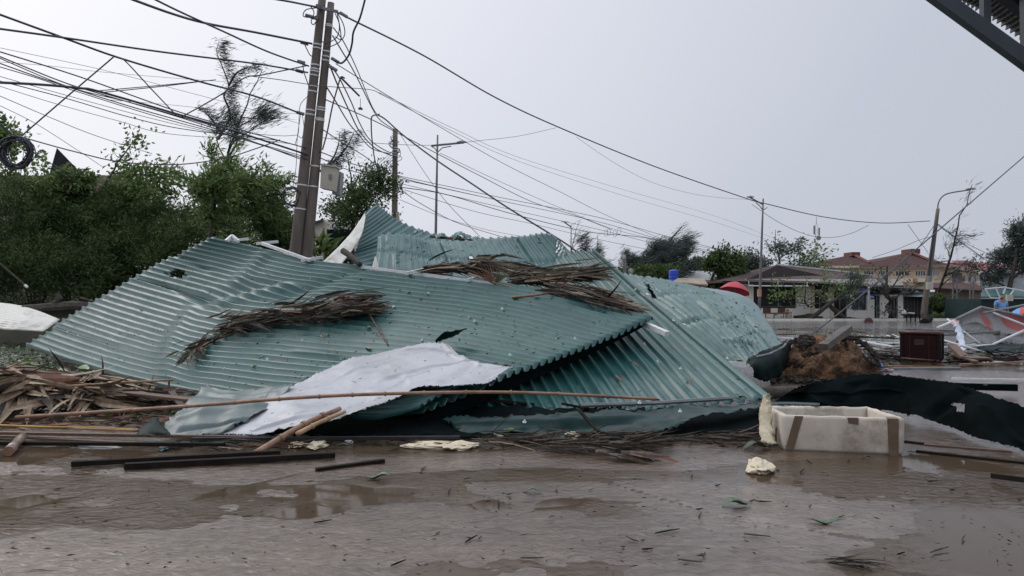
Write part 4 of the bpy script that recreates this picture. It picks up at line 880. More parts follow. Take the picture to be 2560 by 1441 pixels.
for i, (x, y, l) in enumerate(((70, 905, .4), (95, 918, .5), (45, 916, .45), (240, 1005, .35), (255, 1015, .4), (215, 1015, .3), (90, 940, .5), (200, 925, .5), (215, 935, .35), (400, 945, .4), (275, 1000, .3), (150, 930, .35))):
    leaf(x, y, l, l*.55, rd.uniform(-1, 1), 'fresh torn green leaf among the debris at the left', z=.08, mt=LEAFG if i % 2 else LEAFL, group='torn green leaves in the left debris')
for i in range(55):
    u = rd.random(); px = 150+u*1300; py = rd.uniform(650, 950); q, n = SA.at(px, py, .05); X_, Y_ = proj(q)
    SA.lookup(); dmin = np.min((SA._px-px)**2+(SA._py-py)**2)
    if dmin > 400: continue
    leaf(px, py, rd.uniform(.05, .13), rd.uniform(.03, .05), rd.uniform(-2, 2), 'small wet leaf scrap stuck on the front green roof', mt=rd.choice([LEAFG, PALM[0], PALM[1], LEAFL]), pos=q, nrm=n, group='leaf scraps on the front roof')
for (x, y) in ((1545, 955), (1590, 920), (1668, 880), (1720, 962), (1850, 1000)):
    q, n = SB.at(x, y, .05); leaf(x, y, .22, .035, -.9, 'reddish dry strip stuck on the right green panel', mt=PALM[2], pos=q, nrm=n, group='dry strips on the right panel')
def specks(T, S, n, ln, wd, mt, lift, vr=(0, 1), seed=1):
    S.lookup(); r2 = np.random.default_rng(seed); a, b = S._px.shape; i = r2.integers(2, a-2, n); j = r2.integers(int(vr[0]*b)+1, int(vr[1]*b)-1, n)
    C = S._P[i, j]; Nn = S._N[i, j]; Nn = Nn*np.sign(Nn[:, 2:3]+1e-9); C = C+Nn*lift+r2.normal(0, .05, C.shape)*np.array([1, 1, 0]); 
    D = np.cross(Nn, r2.normal(size=C.shape)); V, F = leafmesh(C, D, r2.uniform(.4, 1.3, n)*ln, r2.uniform(.5, 1.2, n)*wd); build('leaf_specks', (V, F), mt, T, kind='stuff')
specks(TA, SA, 420, .07, .016, WOODD, .07, seed=1); specks(TA, SA, 160, .07, .03, LEAFG, .07, seed=2); specks(TA, SA, 120, .08, .02, PALM[1], .07, seed=3)
specks(TBt, SB, 130, .07, .015, WOODD, .06, seed=4); specks(TC2, SC2, 110, .10, .022, WOODD, .06, seed=5); specks(TD, SD, 90, .10, .022, WOODD, .06, seed=6); specks(TD, SD, 60, .10, .04, LEAFG, .06, seed=7)
specks(TE, SE, 70, .06, .008, WOODD, .02, seed=8)
# litter carpet on the ground at left and along the heap: countless scraps
def litter(label, regs, n, ln, wd, mt, z=.02):
    C = []
    for (x0, x1, y0, y1, k) in regs:
        for _ in range(int(n*k)): q = G(rd.uniform(x0, x1), rd.uniform(y0, y1), 0); C.append((q.x, q.y, z+rd.random()*.03))
    C = np.array(C); D = rng.normal(0, 1, C.shape)*np.array([1, .7, .12]); V, F = leafmesh(C, D, rng.uniform(.4, 1.3, len(C))*ln, rng.uniform(.5, 1.2, len(C))*wd)
    build('leaf_litter', (V, F), mt, label=label, kind='stuff', cat='litter')
litter('mixed green leaf litter over the road at left', [(-60, 150, 842, 930, 1), (0, 460, 950, 1060, .5)], 500, .16, .06, LEAFG)
litter('brown twigs and leaf bits under the left palm heap', [(-60, 480, 960, 1075, 1), (-60, 200, 850, 960, .7)], 900, .22, .025, PALM[0])
litter('reddish dry strips in the left palm heap', [(-60, 480, 950, 1075, 1)], 350, .4, .03, PALM[2], z=.05)
litter('dark bits along the foot of the wreck', [(480, 2000, 1090, 1125, 1)], 700, .16, .014, WOODD)
litter('dark twig bits round the cabinet and tent', [(2180, 2560, 860, 912, 1)], 900, .35, .03, WOODD)
litter('coloured plastic litter behind the cabinet', [(2120, 2250, 838, 858, 1)], 28, .2, .08, WHITEP)
litter('green litter on the far lot', [(2060, 2250, 835, 870, 1), (2330, 2560, 850, 900, .4)], 60, .22, .08, LEAFG)
litter('fine specks and needles across the near concrete', [(0, 2560, 1140, 1430, 1)], 520, .045, .008, WOODD, z=.006)

# ---------------------------------------------------------------- soil mound with block
BLK = mat('black_root_soil', (.02, .014, .011), (.035, .023, .016), .9, 12, .95, .8, 30)
T = thing('root_ball', 'mound of orange and black soil with torn roots behind the black strip', 'soil mound', G(2060, 950))
import bmesh
from mathutils import noise as mn
bm = bmesh.new(); bmesh.ops.create_icosphere(bm, subdivisions=6, radius=1); vs = []; c = P(2062, 900, 14.2)
for v in bm.verts:
    k = 1+.22*mn.noise(v.co*1.7+Vector((3, 1, 2)))+.12*mn.noise(v.co*5)+.05*mn.noise(v.co*14)+.025*mn.noise(v.co*30)
    q = v.co*k; z = q.z; vs.append((c.x+q.x*.98*(1-.42*max(0, z)), c.y+q.y*.9, max(-.1, z*.86-.02)))
build('soil', MB().add(vs, [tuple(w.index for w in f.verts) for f in bm.faces]), DIRT, T, smooth=True); bm.free()
mb = MB(); rd = random.Random(8)
for i in range(150):
    a = P(rd.gauss(2170, 18), rd.uniform(870, 940), 13.9) if i < 90 else P(rd.uniform(1985, 2180), rd.uniform(850, 930), 13.45)
    p = [a]; d = Vector((rd.uniform(-.6, .9), rd.uniform(-1, 0), rd.uniform(-.9, .4))).normalized()*rd.uniform(.04, .1)
    for k in range(4): p.append(p[-1]+d); d = d+Vector((rd.gauss(0, .02), rd.gauss(0, .02), rd.gauss(-.012, .02)))
    mb.tube(p, [.006, .005, .004, .003, .002], 4, cap=False)
build('roots', mb, BARK, T)
dc = MB(); rd = random.Random(77)
for i in range(420):
    th = rd.uniform(-.1, math.pi); ph = rd.uniform(.1, 1.3); q = Vector((c.x+math.cos(th)*.95*math.sin(ph+.2), c.y-.80*math.sin(ph)*abs(math.sin(th)), .08+.78*math.cos(ph)*math.sin(th) if False else .05+.75*abs(math.cos(ph))))
    if vnoise(q.x*2, q.z*2, .5, 5) < .52: continue
    sz = rd.uniform(.03, .10); dc.box(q, (sz, sz*.8, sz*.6), M=Matrix.Rotation(rd.uniform(0, 6), 3, 'Z')@Matrix.Rotation(rd.uniform(0, 6), 3, 'X'))
build('dark_clods', dc, BLK, T, kind='stuff')
cl = MB()
for i in range(260):
    q = P(rd.uniform(1930, 2200), rd.uniform(925, 958), 13.0+rd.random()*.8); q.z = rd.uniform(.0, .07); s = rd.uniform(.03, .10)
    cl.box(q, (s, s*.8, s*.6), M=Matrix.Rotation(rd.uniform(0, 6), 3, 'Z')@Matrix.Rotation(rd.uniform(0, 6), 3, 'X'))
build('soil_clods', cl, DIRTB, T, kind='stuff')
build('concrete_kerb_block', MB().beam(P(2058, 868, 13.3), P(2120, 822, 13.9), .17, .12), mat('dark_concrete', (.14, .125, .115), (.09, .08, .072), .8, 8, .9, .3, 30), label='grey concrete block tilted on top of the soil mound', cat='block')
pole('fallen_post', 'thick dark post lying behind the right corner of the green panel', 'post', [G(1880, 985, .08), G(2090, 975, .08)], .09, BARK, n=10)
# strips and pipes on the right
def bar(label, a, b, w, h, mt, name='metal_bar', cat='bar'): return build(name, MB().beam(a, b, w, h), mt, label=label, cat=cat)
T = thing('gutter_pipe', 'broken dark grey gutter lying across the right edge beyond the black strip', 'gutter', G(2400, 975))
q = [P(2375, 960, 11.2), P(2460, 962, 11.2), P(2535, 964, 11.3)]
build('channel', MB().beam(q[0]+Vector((0, 0, -.03)), q[2]+Vector((0, 0, -.03)), .16, .10), BLACKM, T)
build('rim', MB().tube(q, .035, 8), GREYM, T, smooth=True)
bar('long thin pale pipe lying beyond the broken gutter', P(2380, 947, 13.2), P(2700, 952, 13.0), .04, .03, STEELW)
bar('light bamboo strip lying in front of the dark cabinet', G(2190, 915, .02), G(2380, 919, .02), .07, .03, BAMB, 'timber_board', 'board')
bar('dark plank lying in front of the dark cabinet', G(2232, 922, .02), G(2400, 921, .02), .10, .04, GREYM, 'timber_board', 'board')
bar('white pipe running left of the dark cabinet', G(1940, 844, .05), G(2250, 859, .05), .07, .05, WHITEP)
bar('thin dark pipe on the lot left of the dark cabinet', G(2010, 842, .03), G(2235, 845, .03), .06, .04, WOODD)
bar('dark board at the left side of the dark cabinet base', G(2180, 886, .05), G(2260, 893, .05), .2, .06, WOODD, 'timber_board', 'board')
bar('dark strip on the wet ground right of the foam box', G(2262, 1104, .01), G(2310, 1110, .01), .05, .02, WOODD, 'timber_board', 'strip')
bar('long black strip reaching to the right edge beside the foam box', G(2290, 1128, .012), G(2600, 1162, .012), .04, .02, WOODD, 'timber_board', 'strip')
bar('thin dark strip between the foam box and the black flashing', G(2310, 1112, .01), G(2530, 1130, .01), .03, .015, WOODB, 'timber_board', 'strip')
rd = random.Random(55)
for i, (x0, y0, x1, y1, w, m_, lb) in enumerate(((2005, 862, 2180, 868, .05, WOODD, 'thin black rod behind the soil mound, farthest left'), (2100, 838, 2255, 848, .05, WOODD, 'black rod crossing above the white pipe left of the cabinet'), (2120, 872, 2240, 880, .10, WOODB, 'brown plank directly left of the cabinet'), (2160, 895, 2262, 899, .06, WOODD, 'short dark rod nearest the cabinet front corner'), (2150, 852, 2230, 866, .07, STEELW, 'pale tube slanting left of the cabinet'), (2370, 905, 2470, 900, .08, WOODD, 'dark split board right of the cabinet'), (2400, 912, 2560, 906, .07, BAMB, 'pale brown lath at the right edge in front of the tent'), (2060, 852, 2130, 846, .06, WHITEP, 'small white slat above the soil mound'), (2380, 885, 2440, 905, .12, WOODB, 'splintered brown board leaning in the debris by the tent'), (2450, 893, 2540, 898, .12, WOODD, 'dark board below the fallen tent frame'), (2480, 1190, 2600, 1205, .03, WOODD, 'thin black strip in the puddle at lower right'))):
    build('debris_bar', MB().beam(G(x0, y0, .04), G(x1, y1, .03+rd.random()*.1), w, .04), m_, label=lb, cat='debris')
lump('blue_bag', 'blue plastic bag beside the soil mound', 'bag', G(2198, 920), (.16, .12, .12), mat('blue_bag', (.12, .3, .6), (.08, .22, .5), .4, 8), 3)
lump('pink_bag', 'crumpled pinkish plastic bag beside the blue bag', 'bag', G(2219, 930), (.22, .14, .08), mat('pink_bag', (.45, .25, .23), (.3, .3, .32), .4, 20), 4)
# cabinet
def cabinet():
    D = 17.5; T = thing('wooden_cabinet', 'dark red-brown wooden cabinet standing alone among debris on the lot', 'cabinet', (X(2303, D), D, 0))
    x0, x1 = X(2258, D), X(2343, D); z0, z1 = .02, Z(832, D); y0, y1 = D, D+.55
    build('body', MB().bx(x0, x1, y0+.03, y1, z0, z1), CABW, T)
    t = .05
    build('corner_post', MB().bx(x0-.03, x0+t, y0, y0+.06, z0, z1), CABW, T); build('corner_post', MB().bx(x1-t, x1+.03, y0, y0+.06, z0, z1), CABW, T)
    build('top_rail', MB().tube([(x0-.05, y0+.02, z1), (x1+.03, y0+.02, z1-.01)], .045, 10), CABR, T, smooth=True)
    build('bottom_rail', MB().tube([(x0, y0, z0+.05), (x1, y0, z0+.02)], .03, 10), CABR, T, smooth=True)
    n = 7; h = (z1-z0-.12)/n
    for i in range(n): build('front_board', MB().bx(x0+t+.01, x1-t-.01, y0+.012, y0+.028, z0+.06+i*h, z0+.06+(i+.92)*h), CABW, T)
    for k in (.22, .72): build('vertical_batten', MB().bx(x0+(x1-x0)*k, x0+(x1-x0)*k+.012, y0, y0+.012, z0+.05, z1-.05), CABR, T)
    for i in range(5): build('vent_slat', MB().bx(x0+.28, x0+.48, y0-.004, y0+.008, z1-.29+i*.028, z1-.28+i*.028), mat('pale_slat', (.13, .09, .08), (.1, .07, .06), .5), T)
    build('side_panel', MB().bx(x1, x1+.02, y0+.06, y1, z0+.04, z1-.04), BLACKM, T)
    T.rotation_euler = (0, 0, R(-38))
cabinet()
# ---------------------------------------------------------------- collapsed tent
T = thing('collapsed_tent', 'collapsed canopy tent of white poles and red-printed cloth at the right edge', 'tent', (X(2460, 23), 23, 0))
D = 23
for a, b, r in (((2345, 812, 22.5), (2455, 770, 23.5), .05), ((2345, 818, 22.3), (2600, 815, 23.6), .03)):
    pass
for a, b, r in (((2345, 820, 22), (2392, 800, 22.5), .045), ((2368, 798, 23), (2450, 860, 22), .03), ((2482, 862, 21.8), (2575, 820, 23.5), .04), ((2355, 850, 21), (2475, 885, 20.5), .025), ((2455, 772, 24), (2600, 828, 23), .035), ((2410, 868, 21), (2482, 862, 21.8), .03), ((2350, 870, 20.5), (2440, 862, 21), .02)):
    build('frame_pole', MB().tube([P(*a), P(*b)], r, 8), WHITEP, T, smooth=True)
for a, b, r in (((2352, 838, 22), (2500, 828, 23), .03), ((2460, 783, 23), (2575, 760, 25), .035), ((2392, 798, 22.4), (2452, 769, 23.4), .05), ((2452, 769, 23.4), (2600, 800, 24), .05)):
    build('frame_pole', MB().tube([P(*a), P(*b)], r, 8), GREYM, T, smooth=True)
S1 = Surf([[(2392, 800, 22.6), (2455, 771, 23.6), (2520, 782, 23.9), (2590, 800, 24)], [(2400, 808, 22.8), (2455, 790, 23.6), (2520, 806, 23.8), (2590, 822, 24)], [(2400, 815, 22.7), (2440, 806, 23.2), (2490, 830, 23.4), (2560, 835, 23.6)]], wave=.06, ws=.6, seed=5)
flat('printed_cloth', T, S1, 14, 30, [TENT], edge=.02)
S2 = Surf([[(2388, 812, 22), (2392, 840, 21.7), (2400, 878, 21.2)], [(2402, 812, 22), (2412, 845, 21.5), (2416, 882, 21)]], wave=.05, ws=.3, seed=6)
flat('white_cloth', T, S2, 8, 20, [mat('bluish_cloth', (.55, .60, .68), (.35, .40, .5), .6, 4)], edge=.03)
S3 = Surf([[(2375, 808, 22.3), (2388, 797, 22.4), (2396, 797, 22.5)], [(2380, 812, 22.2), (2390, 813, 22.2), (2398, 803, 22.4)]], wave=.03, ws=.2)
flat('red_white_cloth', T, S3, 6, 8, [mat('pink_cloth', (.6, .18, .22), (.65, .6, .58), .6, 5)], edge=.02)
S4 = Surf([[(2438, 872, 21.5), (2475, 860, 22), (2600, 862, 22.4)], [(2445, 878, 20.6), (2500, 882, 20.4), (2600, 882, 20.5)]], wave=.04, ws=.5, seed=8)
flat('shade_or_dark_sheet', None, S4, 10, 24, [DKGREEN], edge=.02, label='dark sheet lying flat under the collapsed tent', cat='metal sheet')
bar('broken tan timber sticking up right of the dark cabinet', P(2380, 866, 19), P(2412, 896, 18), .2, .1, WOODB, 'timber_board', 'board')
bar('flat brown board in the debris right of the dark cabinet', G(2420, 893, .1), G(2455, 898, .1), .5, .05, WOODB, 'timber_board', 'board')
for i, (x, y) in enumerate(((2455, 904), (2500, 905), (2540, 908))):
    bar(['short white strip right of the debris heap', 'middle white strip on the wet ground at right', 'last white strip at the right edge of the lot'][i], G(x-18, y, .03), G(x+16, y+2, .03), .08, .03, WHITEP)

# ---------------------------------------------------------------- twin concrete poles
def cpole(label, b, t, rb, rt, mt=CONC, bands=(), name='concrete_pole'):
    T = thing(name, label, 'utility pole', b); b = Vector(b); t = Vector(t)
    n = 12; build('shaft', MB().tube([b.lerp(t, i/n) for i in range(n+1)], [rb+(rt-rb)*i/n for i in range(n+1)], 20), mt, T, smooth=True)
    for f in bands:
        p = b.lerp(t, f); d = (t-b).normalized(); r = rb+(rt-rb)*f
        build('steel_band', MB().tube([p-d*.018, p+d*.018], r+.009, 20), STEELW, T)
    return T
D = 20
tl = P(808, -25, D); bl = P(738, 640, D); k = (bl.z)/(tl.z-bl.z); b0 = bl-(tl-bl)*k
tr = P(827.5, 8, D+.1); br = P(767, 640, D+.1); k = br.z/(tr.z-br.z); b1 = br-(tr-br)*k
def fr_(T0, B0, py): z = Z(py, D); return (z-B0.z)/(T0.z-B0.z)
TP1 = cpole('left and taller of the twin leaning concrete poles', b0, tl, .185, .10, bands=[fr_(tl, b0, y) for y in (113, 122, 164, 174, 180, 190, 217, 230, 277, 288, 464, 523)])
TP2 = cpole('right and darker of the twin leaning concrete poles', b1, tr, .175, .09, bands=[fr_(tr, b1, y) for y in (60, 64, 127, 140, 150, 268, 274, 296, 300, 415, 466)])
# crossarm, insulators, clamps
T = TP1
build('top_clamp', MB().beam(P(790, 16, 19.8), P(800, 18, 19.8), .08, .1).beam(P(800, 20, 19.85), P(845, 30, 19.9), .06, .07), GREYM, T)
for x, y in ((785, 45), (772, 40), (760, 108), (752, 155), (748, 178), (750, 283)):
    build('cable_clamp', MB().tube([P(x-8, y-2, 19.85), P(x+10, y+3, 19.85)], .045, 8), GREYM, T)
for x, y in ((858, 38), (837, 152), (832, 172)):
    build('cable_clamp', MB().tube([P(x-8, y-6, 19.95), P(x+10, y+5, 19.95)], .045, 8), GREYM, TP2)
# cabinets on the pole
T = thing('meter_cabinet', 'cream louvred cabinet mounted on the right twin pole', 'cabinet', P(818, 470, 20.1))
build('body', MB().prism([P(800, 470, 20.0), P(832, 476, 20.0), P(840, 418, 20.0), P(803, 412, 20.0)], (.02, .35, 0)), CREAMB, T)
build('lid', MB().prism([P(801, 413, 19.96), P(842, 419, 19.96), P(842, 415, 19.96), P(801, 409, 19.96)], (.02, .42, 0)), CREAMB, T)
for i in range(5): build('louvre', MB().beam(P(821, 436+i*3, 19.985), P(830, 437.5+i*3, 19.985), .01, .012), GREYB, T)
T = thing('meter_cabinet', 'darker grey cabinet half hidden behind the cream one', 'cabinet', P(845, 490, 20.4))
build('body', MB().prism([P(830, 485, 20.45), P(848, 488, 20.45), P(852, 430, 20.45), P(834, 427, 20.45)], (.02, .3, 0)), GREYB, T)
# coils
def coil(label, px, py, D, ro, ri, n, name='cable_coil', tilt=.1):
    rd = random.Random(int(px)); mb = MB(); c = P(px, py, D)
    for k in range(n):
        r = (ri+(ro-ri)*rd.random())*D/FPX; o = Vector((rd.gauss(0, .01), rd.gauss(0, .03), rd.gauss(0, .01))); a0 = rd.random()*6
        mb.tube([c+o+Vector((math.cos(a0+t*2*math.pi/20)*r, .05*math.sin(a0+t+k), math.sin(a0+t*2*math.pi/20)*r*1.02)) for t in range(21)], .012, 5, cap=False)
    build(name, mb, CABLE, smooth=True, label=label, cat='cable coil')
coil('thick round coil of black cable hanging in front of the left trees', 42, 382, 16, 41, 29, 26)
coil('loose coil of black cable hanging on the left twin pole', 730, 492, 19.9, 26, 18, 8)
coil('small coil of wire on the wall of the white building', 838, 566, 35, 9, 5, 6)

# ---------------------------------------------------------------- wires
def wire(label, pts, w=3.0, D0=20, D1=None, mt=CABLE, group=None, name='overhead_cable', cat='cable'):
    """pts px,py; distance linearly from D0 to D1; w pixel width at the D0 end"""
    D1 = D0 if D1 is None else D1; x0, x1 = pts[0][0], pts[-1][0]; n = len(pts); q = []
    ln = [0]
    for a, b in zip(pts[:-1], pts[1:]): ln.append(ln[-1]+math.hypot(b[0]-a[0], b[1]-a[1]))
    for p, l in zip(pts, ln): q.append(tuple(P(p[0], p[1], D0+(D1-D0)*l/ln[-1])))
    o = build(name, MB().tube([Vector(v) for v in cr(q, 8)], w*20/FPX/2, 5, cap=False), mt, smooth=True, label=label, cat=cat, group=group)
    return o
wire('heavy black cable sloping from the twin pole top to the right-hand street lamps', [(840, 28), (870, 45), (1060, 140), (1240, 245), (1400, 320), (1640, 418), (1870, 498), (1915, 510), (2060, 543), (2200, 558), (2325, 553)], 5.0, 20, 50)
wire('thick upper left cable reaching the left twin pole just above its first bands', [(300, -12), (430, 35), (520, 60), (640, 82), (780, 110)], 5.5, 15, 19.9)
wire('thinner cable crossing the thick upper left one near the top of the frame', [(365, -12), (450, 30), (560, 80), (670, 130), (772, 166)], 4.2, 15, 19.9)
wire('cable coming in at the very top beside the twin pole tops', [(660, -6), (720, 4), (760, 12), (800, 20)], 5, 18, 19.9)
wire('cable from the top left edge sloping down to the middle of the left twin pole', [(-20, 30), (150, 92), (300, 146), (500, 205), (640, 242), (755, 286)], 4.5, 14, 19.9)
wire('nearly level cable in the upper left ending at the left twin pole', [(-20, 70), (160, 95), (400, 130), (640, 160), (770, 182)], 4.2, 14, 19.9)
wire('thick sagging cable entering at the left below the others', [(-20, 206), (100, 212), (200, 221), (250, 230), (440, 285), (560, 320), (770, 388)], 5, 14, 19.9)
ORD = ['first', 'third', 'fourth', 'fifth', 'seventh', 'topmost faint', 'sixth very faint', 'eighth', '9th', '10th', 'lowest but one', 'lowest']
gl = 'thin black wire in the bundle sloping down right towards the twin poles'; gg = 'bundle of thin wires left of the twin poles'
for pts, w in ((([(-20, 124), (200, 193), (440, 278), (600, 325), (770, 372)]), 3.4), (([(-20, 134), (150, 203), (250, 235), (430, 288), (600, 343), (750, 398)]), 3.2), (([(-20, 138), (170, 217), (330, 258), (500, 306), (640, 345), (760, 384)]), 2.6),
    (([(-20, 152), (130, 205), (330, 268), (520, 322), (700, 378), (770, 400)]), 3.0), (([(-20, 162), (90, 195), (200, 232), (420, 300), (620, 352), (760, 392)]), 2.4), (([(-20, 116), (180, 158), (300, 186), (450, 226), (600, 266), (750, 310)]), 1.2),
    (([(-20, 154), (120, 165), (250, 180), (450, 197), (640, 210)]), 1.0), (([(-20, 186), (170, 240), (400, 302), (560, 337), (740, 362)]), 1.6), (([(-20, 198), (160, 245), (330, 295), (470, 325), (700, 352)]), 2.4), (([(-20, 210), (140, 260), (300, 304), (420, 335), (640, 350)]), 1.5),
    (([(-20, 232), (120, 292), (240, 340), (380, 385)]), 1.8), (([(-20, 255), (90, 310), (200, 380), (260, 420)]), 1.5), (([(270, 250), (450, 265), (600, 282), (750, 284)]), 1.0), (([(560, 225), (640, 250), (740, 280)]), .9), (([(480, 300), (600, 330), (700, 340), (745, 338)]), 1.6), (([(620, 190), (700, 200), (800, 215), (920, 224), (950, 234)]), 2.0)):
    _wi = globals().get('_wi', -1)+1
    wire((ORD[_wi]+' thin left wire to the twin poles, counted down at the frame edge') if _wi < 11 else ['faint near level wire in the sky left of the casuarina', 'faintest wire slanting behind the casuarina', 'short wire reaching the left twin pole low behind the casuarina', 'short wire ending low on the left twin pole'][_wi-11] if _wi < 15 else 'thin wire passing behind both twin poles and dipping to the right', pts, w*.85, 15, 19.9, group=gg)
wire('single wire slanting up right from the big coil to the upper cable', [(52, 342), (170, 240), (285, 142)], 3, 16, 16)
wire('single wire slanting down right from the upper cable into the bundle', [(300, 146), (318, 158), (380, 225), (440, 288)], 2.6, 16, 17)
wire('pair wire rising gently from the sagging cable towards the casuarina, upper', [(240, 228), (400, 214), (540, 200)], 2.0, 16, 17.5)
wire('pair wire rising gently from the sagging cable towards the casuarina, lower', [(262, 231), (400, 217), (505, 204)], 2.0, 16, 17.5)
wire('wire rising from the bundle past the casuarina to the left twin pole', [(455, 292), (510, 262), (560, 232), (612, 195), (660, 187), (770, 164)], 3, 18, 19.9)
wire('dark wire sagging in front of the left tree crowns', [(60, 345), (180, 378), (300, 405), (440, 412), (560, 396), (640, 372), (700, 350)], 2.6, 16, 19)
wire('straight wire sloping down through the big coil into the bushes', [(-10, 300), (40, 345), (110, 400), (190, 440)], 2.6, 16, 20)
# near the poles
wire('frayed twisted cable hanging from above the frame to the right twin pole', [(915, -10), (900, 45), (884, 80), (880, 110), (872, 138), (855, 158), (838, 152)], 5, 19, 19.9)
for i, pts in enumerate(([(838, 34), (848, 60), (846, 85), (835, 100), (812, 108), (798, 95)], [(842, 30), (858, 60), (862, 85), (853, 100), (838, 92)], [(843, 34), (850, 70), (852, 100), (838, 112), (812, 122)], [(790, 20), (765, 25), (758, 40), (775, 44), (793, 40)], [(775, 14), (785, 32), (778, 55), (784, 62), (790, 55)], [(760, 108), (768, 125), (775, 138), (782, 142)], [(757, 162), (760, 180), (768, 205), (774, 218)], [(752, 283), (748, 310), (743, 350), (740, 420), (732, 470)], [(770, 240), (752, 260), (748, 285), (746, 330), (738, 360)], [(755, 283), (760, 320), (755, 345), (745, 340)])):
    wire('slack loop of black wire '+['curling beside the head of the right pole', 'bowing widest from the head of the right pole', 'crossing both pole heads low', 'hanging left of the left pole head', 'hooked just left of the left pole head', 'dropping at the first left clamp', 'dropping at the second left clamp', 'running down left of the lower pole', 'doubling the lower left loop', 'dangling short at the lowest left clamp'][i], pts, 2.6 if i < 7 else 1.6, 19.7, 19.7, group='slack wire loops on the twin poles')
wire('pair cable dropping from the right twin pole towards the second pole, front', [(832, 90), (850, 120), (888, 185), (930, 270), (950, 300), (985, 325)], 4, 20, 34)
wire('pair cable dropping from the right twin pole towards the second pole, rear', [(834, 70), (862, 110), (895, 180), (928, 262), (945, 290)], 3.4, 20, 32)
wire('cable dropping from under the right clamp to the second pole head', [(824, 162), (848, 195), (880, 260), (900, 310), (925, 350), (960, 375), (985, 385)], 4, 20, 34)
wire('next lower cable swinging down to the second pole', [(818, 220), (840, 255), (870, 305), (895, 335), (930, 372), (975, 385)], 4, 20, 34)
wire('innermost thick cable bowing between the twin poles and the second pole', [(826, 168), (845, 215), (872, 275), (900, 330), (940, 372), (985, 392)], 4.5, 20, 34)
wire('reddish brown cable arching over and down along the right twin pole', [(862, 196), (852, 194), (842, 225), (830, 270), (818, 330), (806, 375)], 4, 19.8, 19.8, mt=CABLEB)
wire('brown hooked cable continuing right from the arch', [(852, 194), (862, 204), (880, 222), (898, 240)], 5.5, 19.8, 22, mt=CABLEB)
wire('long thin wire from the right clamp sloping far down to the right', [(840, 160), (950, 228), (1100, 318), (1260, 410), (1400, 480), (1530, 545), (1700, 615), (1790, 640)], 2.6, 20, 60)
wire('faint upper wire of the far pair crossing the open sky', [(948, 232), (1130, 320), (1300, 395), (1560, 475), (1800, 545), (2000, 622)], 1.6, 22, 70)
wire('faint lower wire of the far pair crossing the open sky', [(948, 234), (1130, 328), (1300, 405), (1560, 490), (1800, 560), (2000, 628)], 1.6, 22, 70)
wire('thick cable running from the hooked joint down past the second pole to the roof wreck', [(945, 288), (965, 300), (1010, 340), (1090, 400), (1180, 460), (1270, 520), (1400, 600), (1440, 628)], 4.6, 24, 20)
wire('hooked joint cable hanging straight down between the poles', [(948, 286), (930, 292), (928, 315), (930, 350), (936, 395), (945, 430), (955, 470), (975, 495)], 4.5, 24, 32)
wire('cable from the mid twin pole over the second pole to the right', [(815, 250), (930, 300), (985, 328), (1080, 378), (1200, 440), (1330, 505), (1440, 540), (1530, 575)], 3.2, 20, 50)
wire('thin wire from the lower twin pole crossing down to the roof peak', [(808, 325), (860, 360), (930, 405), (1010, 480), (1070, 520), (1150, 560), (1280, 600)], 2.8, 20, 40)
wire('nearly level thin wire crossing behind the second pole to the T lamp', [(806, 345), (900, 355), (1000, 362), (1090, 363), (1200, 352), (1300, 340), (1390, 320)], 1.8, 22, 40)
wire('thin stay wire slanting steeply down right from the second pole', [(1000, 335), (1060, 430), (1120, 510), (1200, 592)], 2.2, 34, 30)
wire('lower bundle wire continuing right from the twin poles past the tree', [(800, 380), (880, 410), (960, 428), (1040, 455), (1240, 500)], 3, 20, 40)
wire('second lower bundle wire past the pole cabinet', [(800, 395), (870, 425), (950, 445), (1000, 465)], 3, 20, 34)
gl2 = 'parallel wire sloping right from the second pole above the wreck'; gg2 = 'parallel wires right of the second pole'
for pts, w in (([(995, 440), (1240, 492), (1500, 545), (1700, 600), (1900, 645), (2010, 655)], 3), ([(995, 447), (1240, 500), (1500, 556), (1700, 612), (1900, 650)], 3), ([(995, 458), (1280, 525), (1500, 575), (1700, 625), (1880, 660)], 2.6), ([(1000, 468), (1120, 488), (1280, 535), (1470, 580), (1640, 600), (1900, 665)], 4), ([(1010, 475), (1190, 530), (1330, 560), (1500, 600), (1700, 640)], 2.6), ([(1000, 500), (1120, 548), (1240, 580), (1360, 600)], 2.4), ([(1100, 383), (1240, 450), (1400, 520), (1530, 572), (1660, 602), (1900, 640)], 2.2)):
    wire({440: 'highest', 447: 'second highest', 458: 'middle', 468: 'thickest', 475: 'thin lower', 500: 'lowest short', 383: 'steep upper'}[pts[0][1]]+' of the parallel wires sloping right from the second pole', pts, w, 35, 60, group=gg2)
for i, (x, y) in enumerate(((1515, 583), (1522, 581), (1537, 585), (1548, 578))):
    r = 8; wire('small ring of slack wire hanging on the parallel wires', [(x+r*.6*math.cos(a), y+r*math.sin(a)) for a in np.linspace(0, 6.28, 9)], 2.2, 50, 50, group='slack rings on the parallel wires')
wire('slack thin catenary ending at the right-hand T lamp', [(1440, 343), (1540, 410), (1640, 460), (1760, 490), (1880, 500)], 1.6, 40, 50)
wire('low sagging wire between the right-hand lamp and the distant mast', [(1880, 512), (1950, 558), (2020, 588), (2080, 594), (2130, 583), (2172, 563)], 3, 50, 55)
wire('taut black cable crossing diagonally at right down to the soil mound', [(2700, 272), (2560, 392), (2330, 590), (2200, 700), (2090, 790), (1985, 868)], 3.0, 24, 15.5)
wire('slack cable swinging from the leaning lamp pole down to the bungalow wall', [(2335, 565), (2290, 625), (2200, 705), (2110, 745), (2000, 765), (1905, 768)], 4, 49, 50)
gl3 = 'wire spreading right from the leaning lamp pole'; gg3 = 'wires right of the leaning lamp pole'
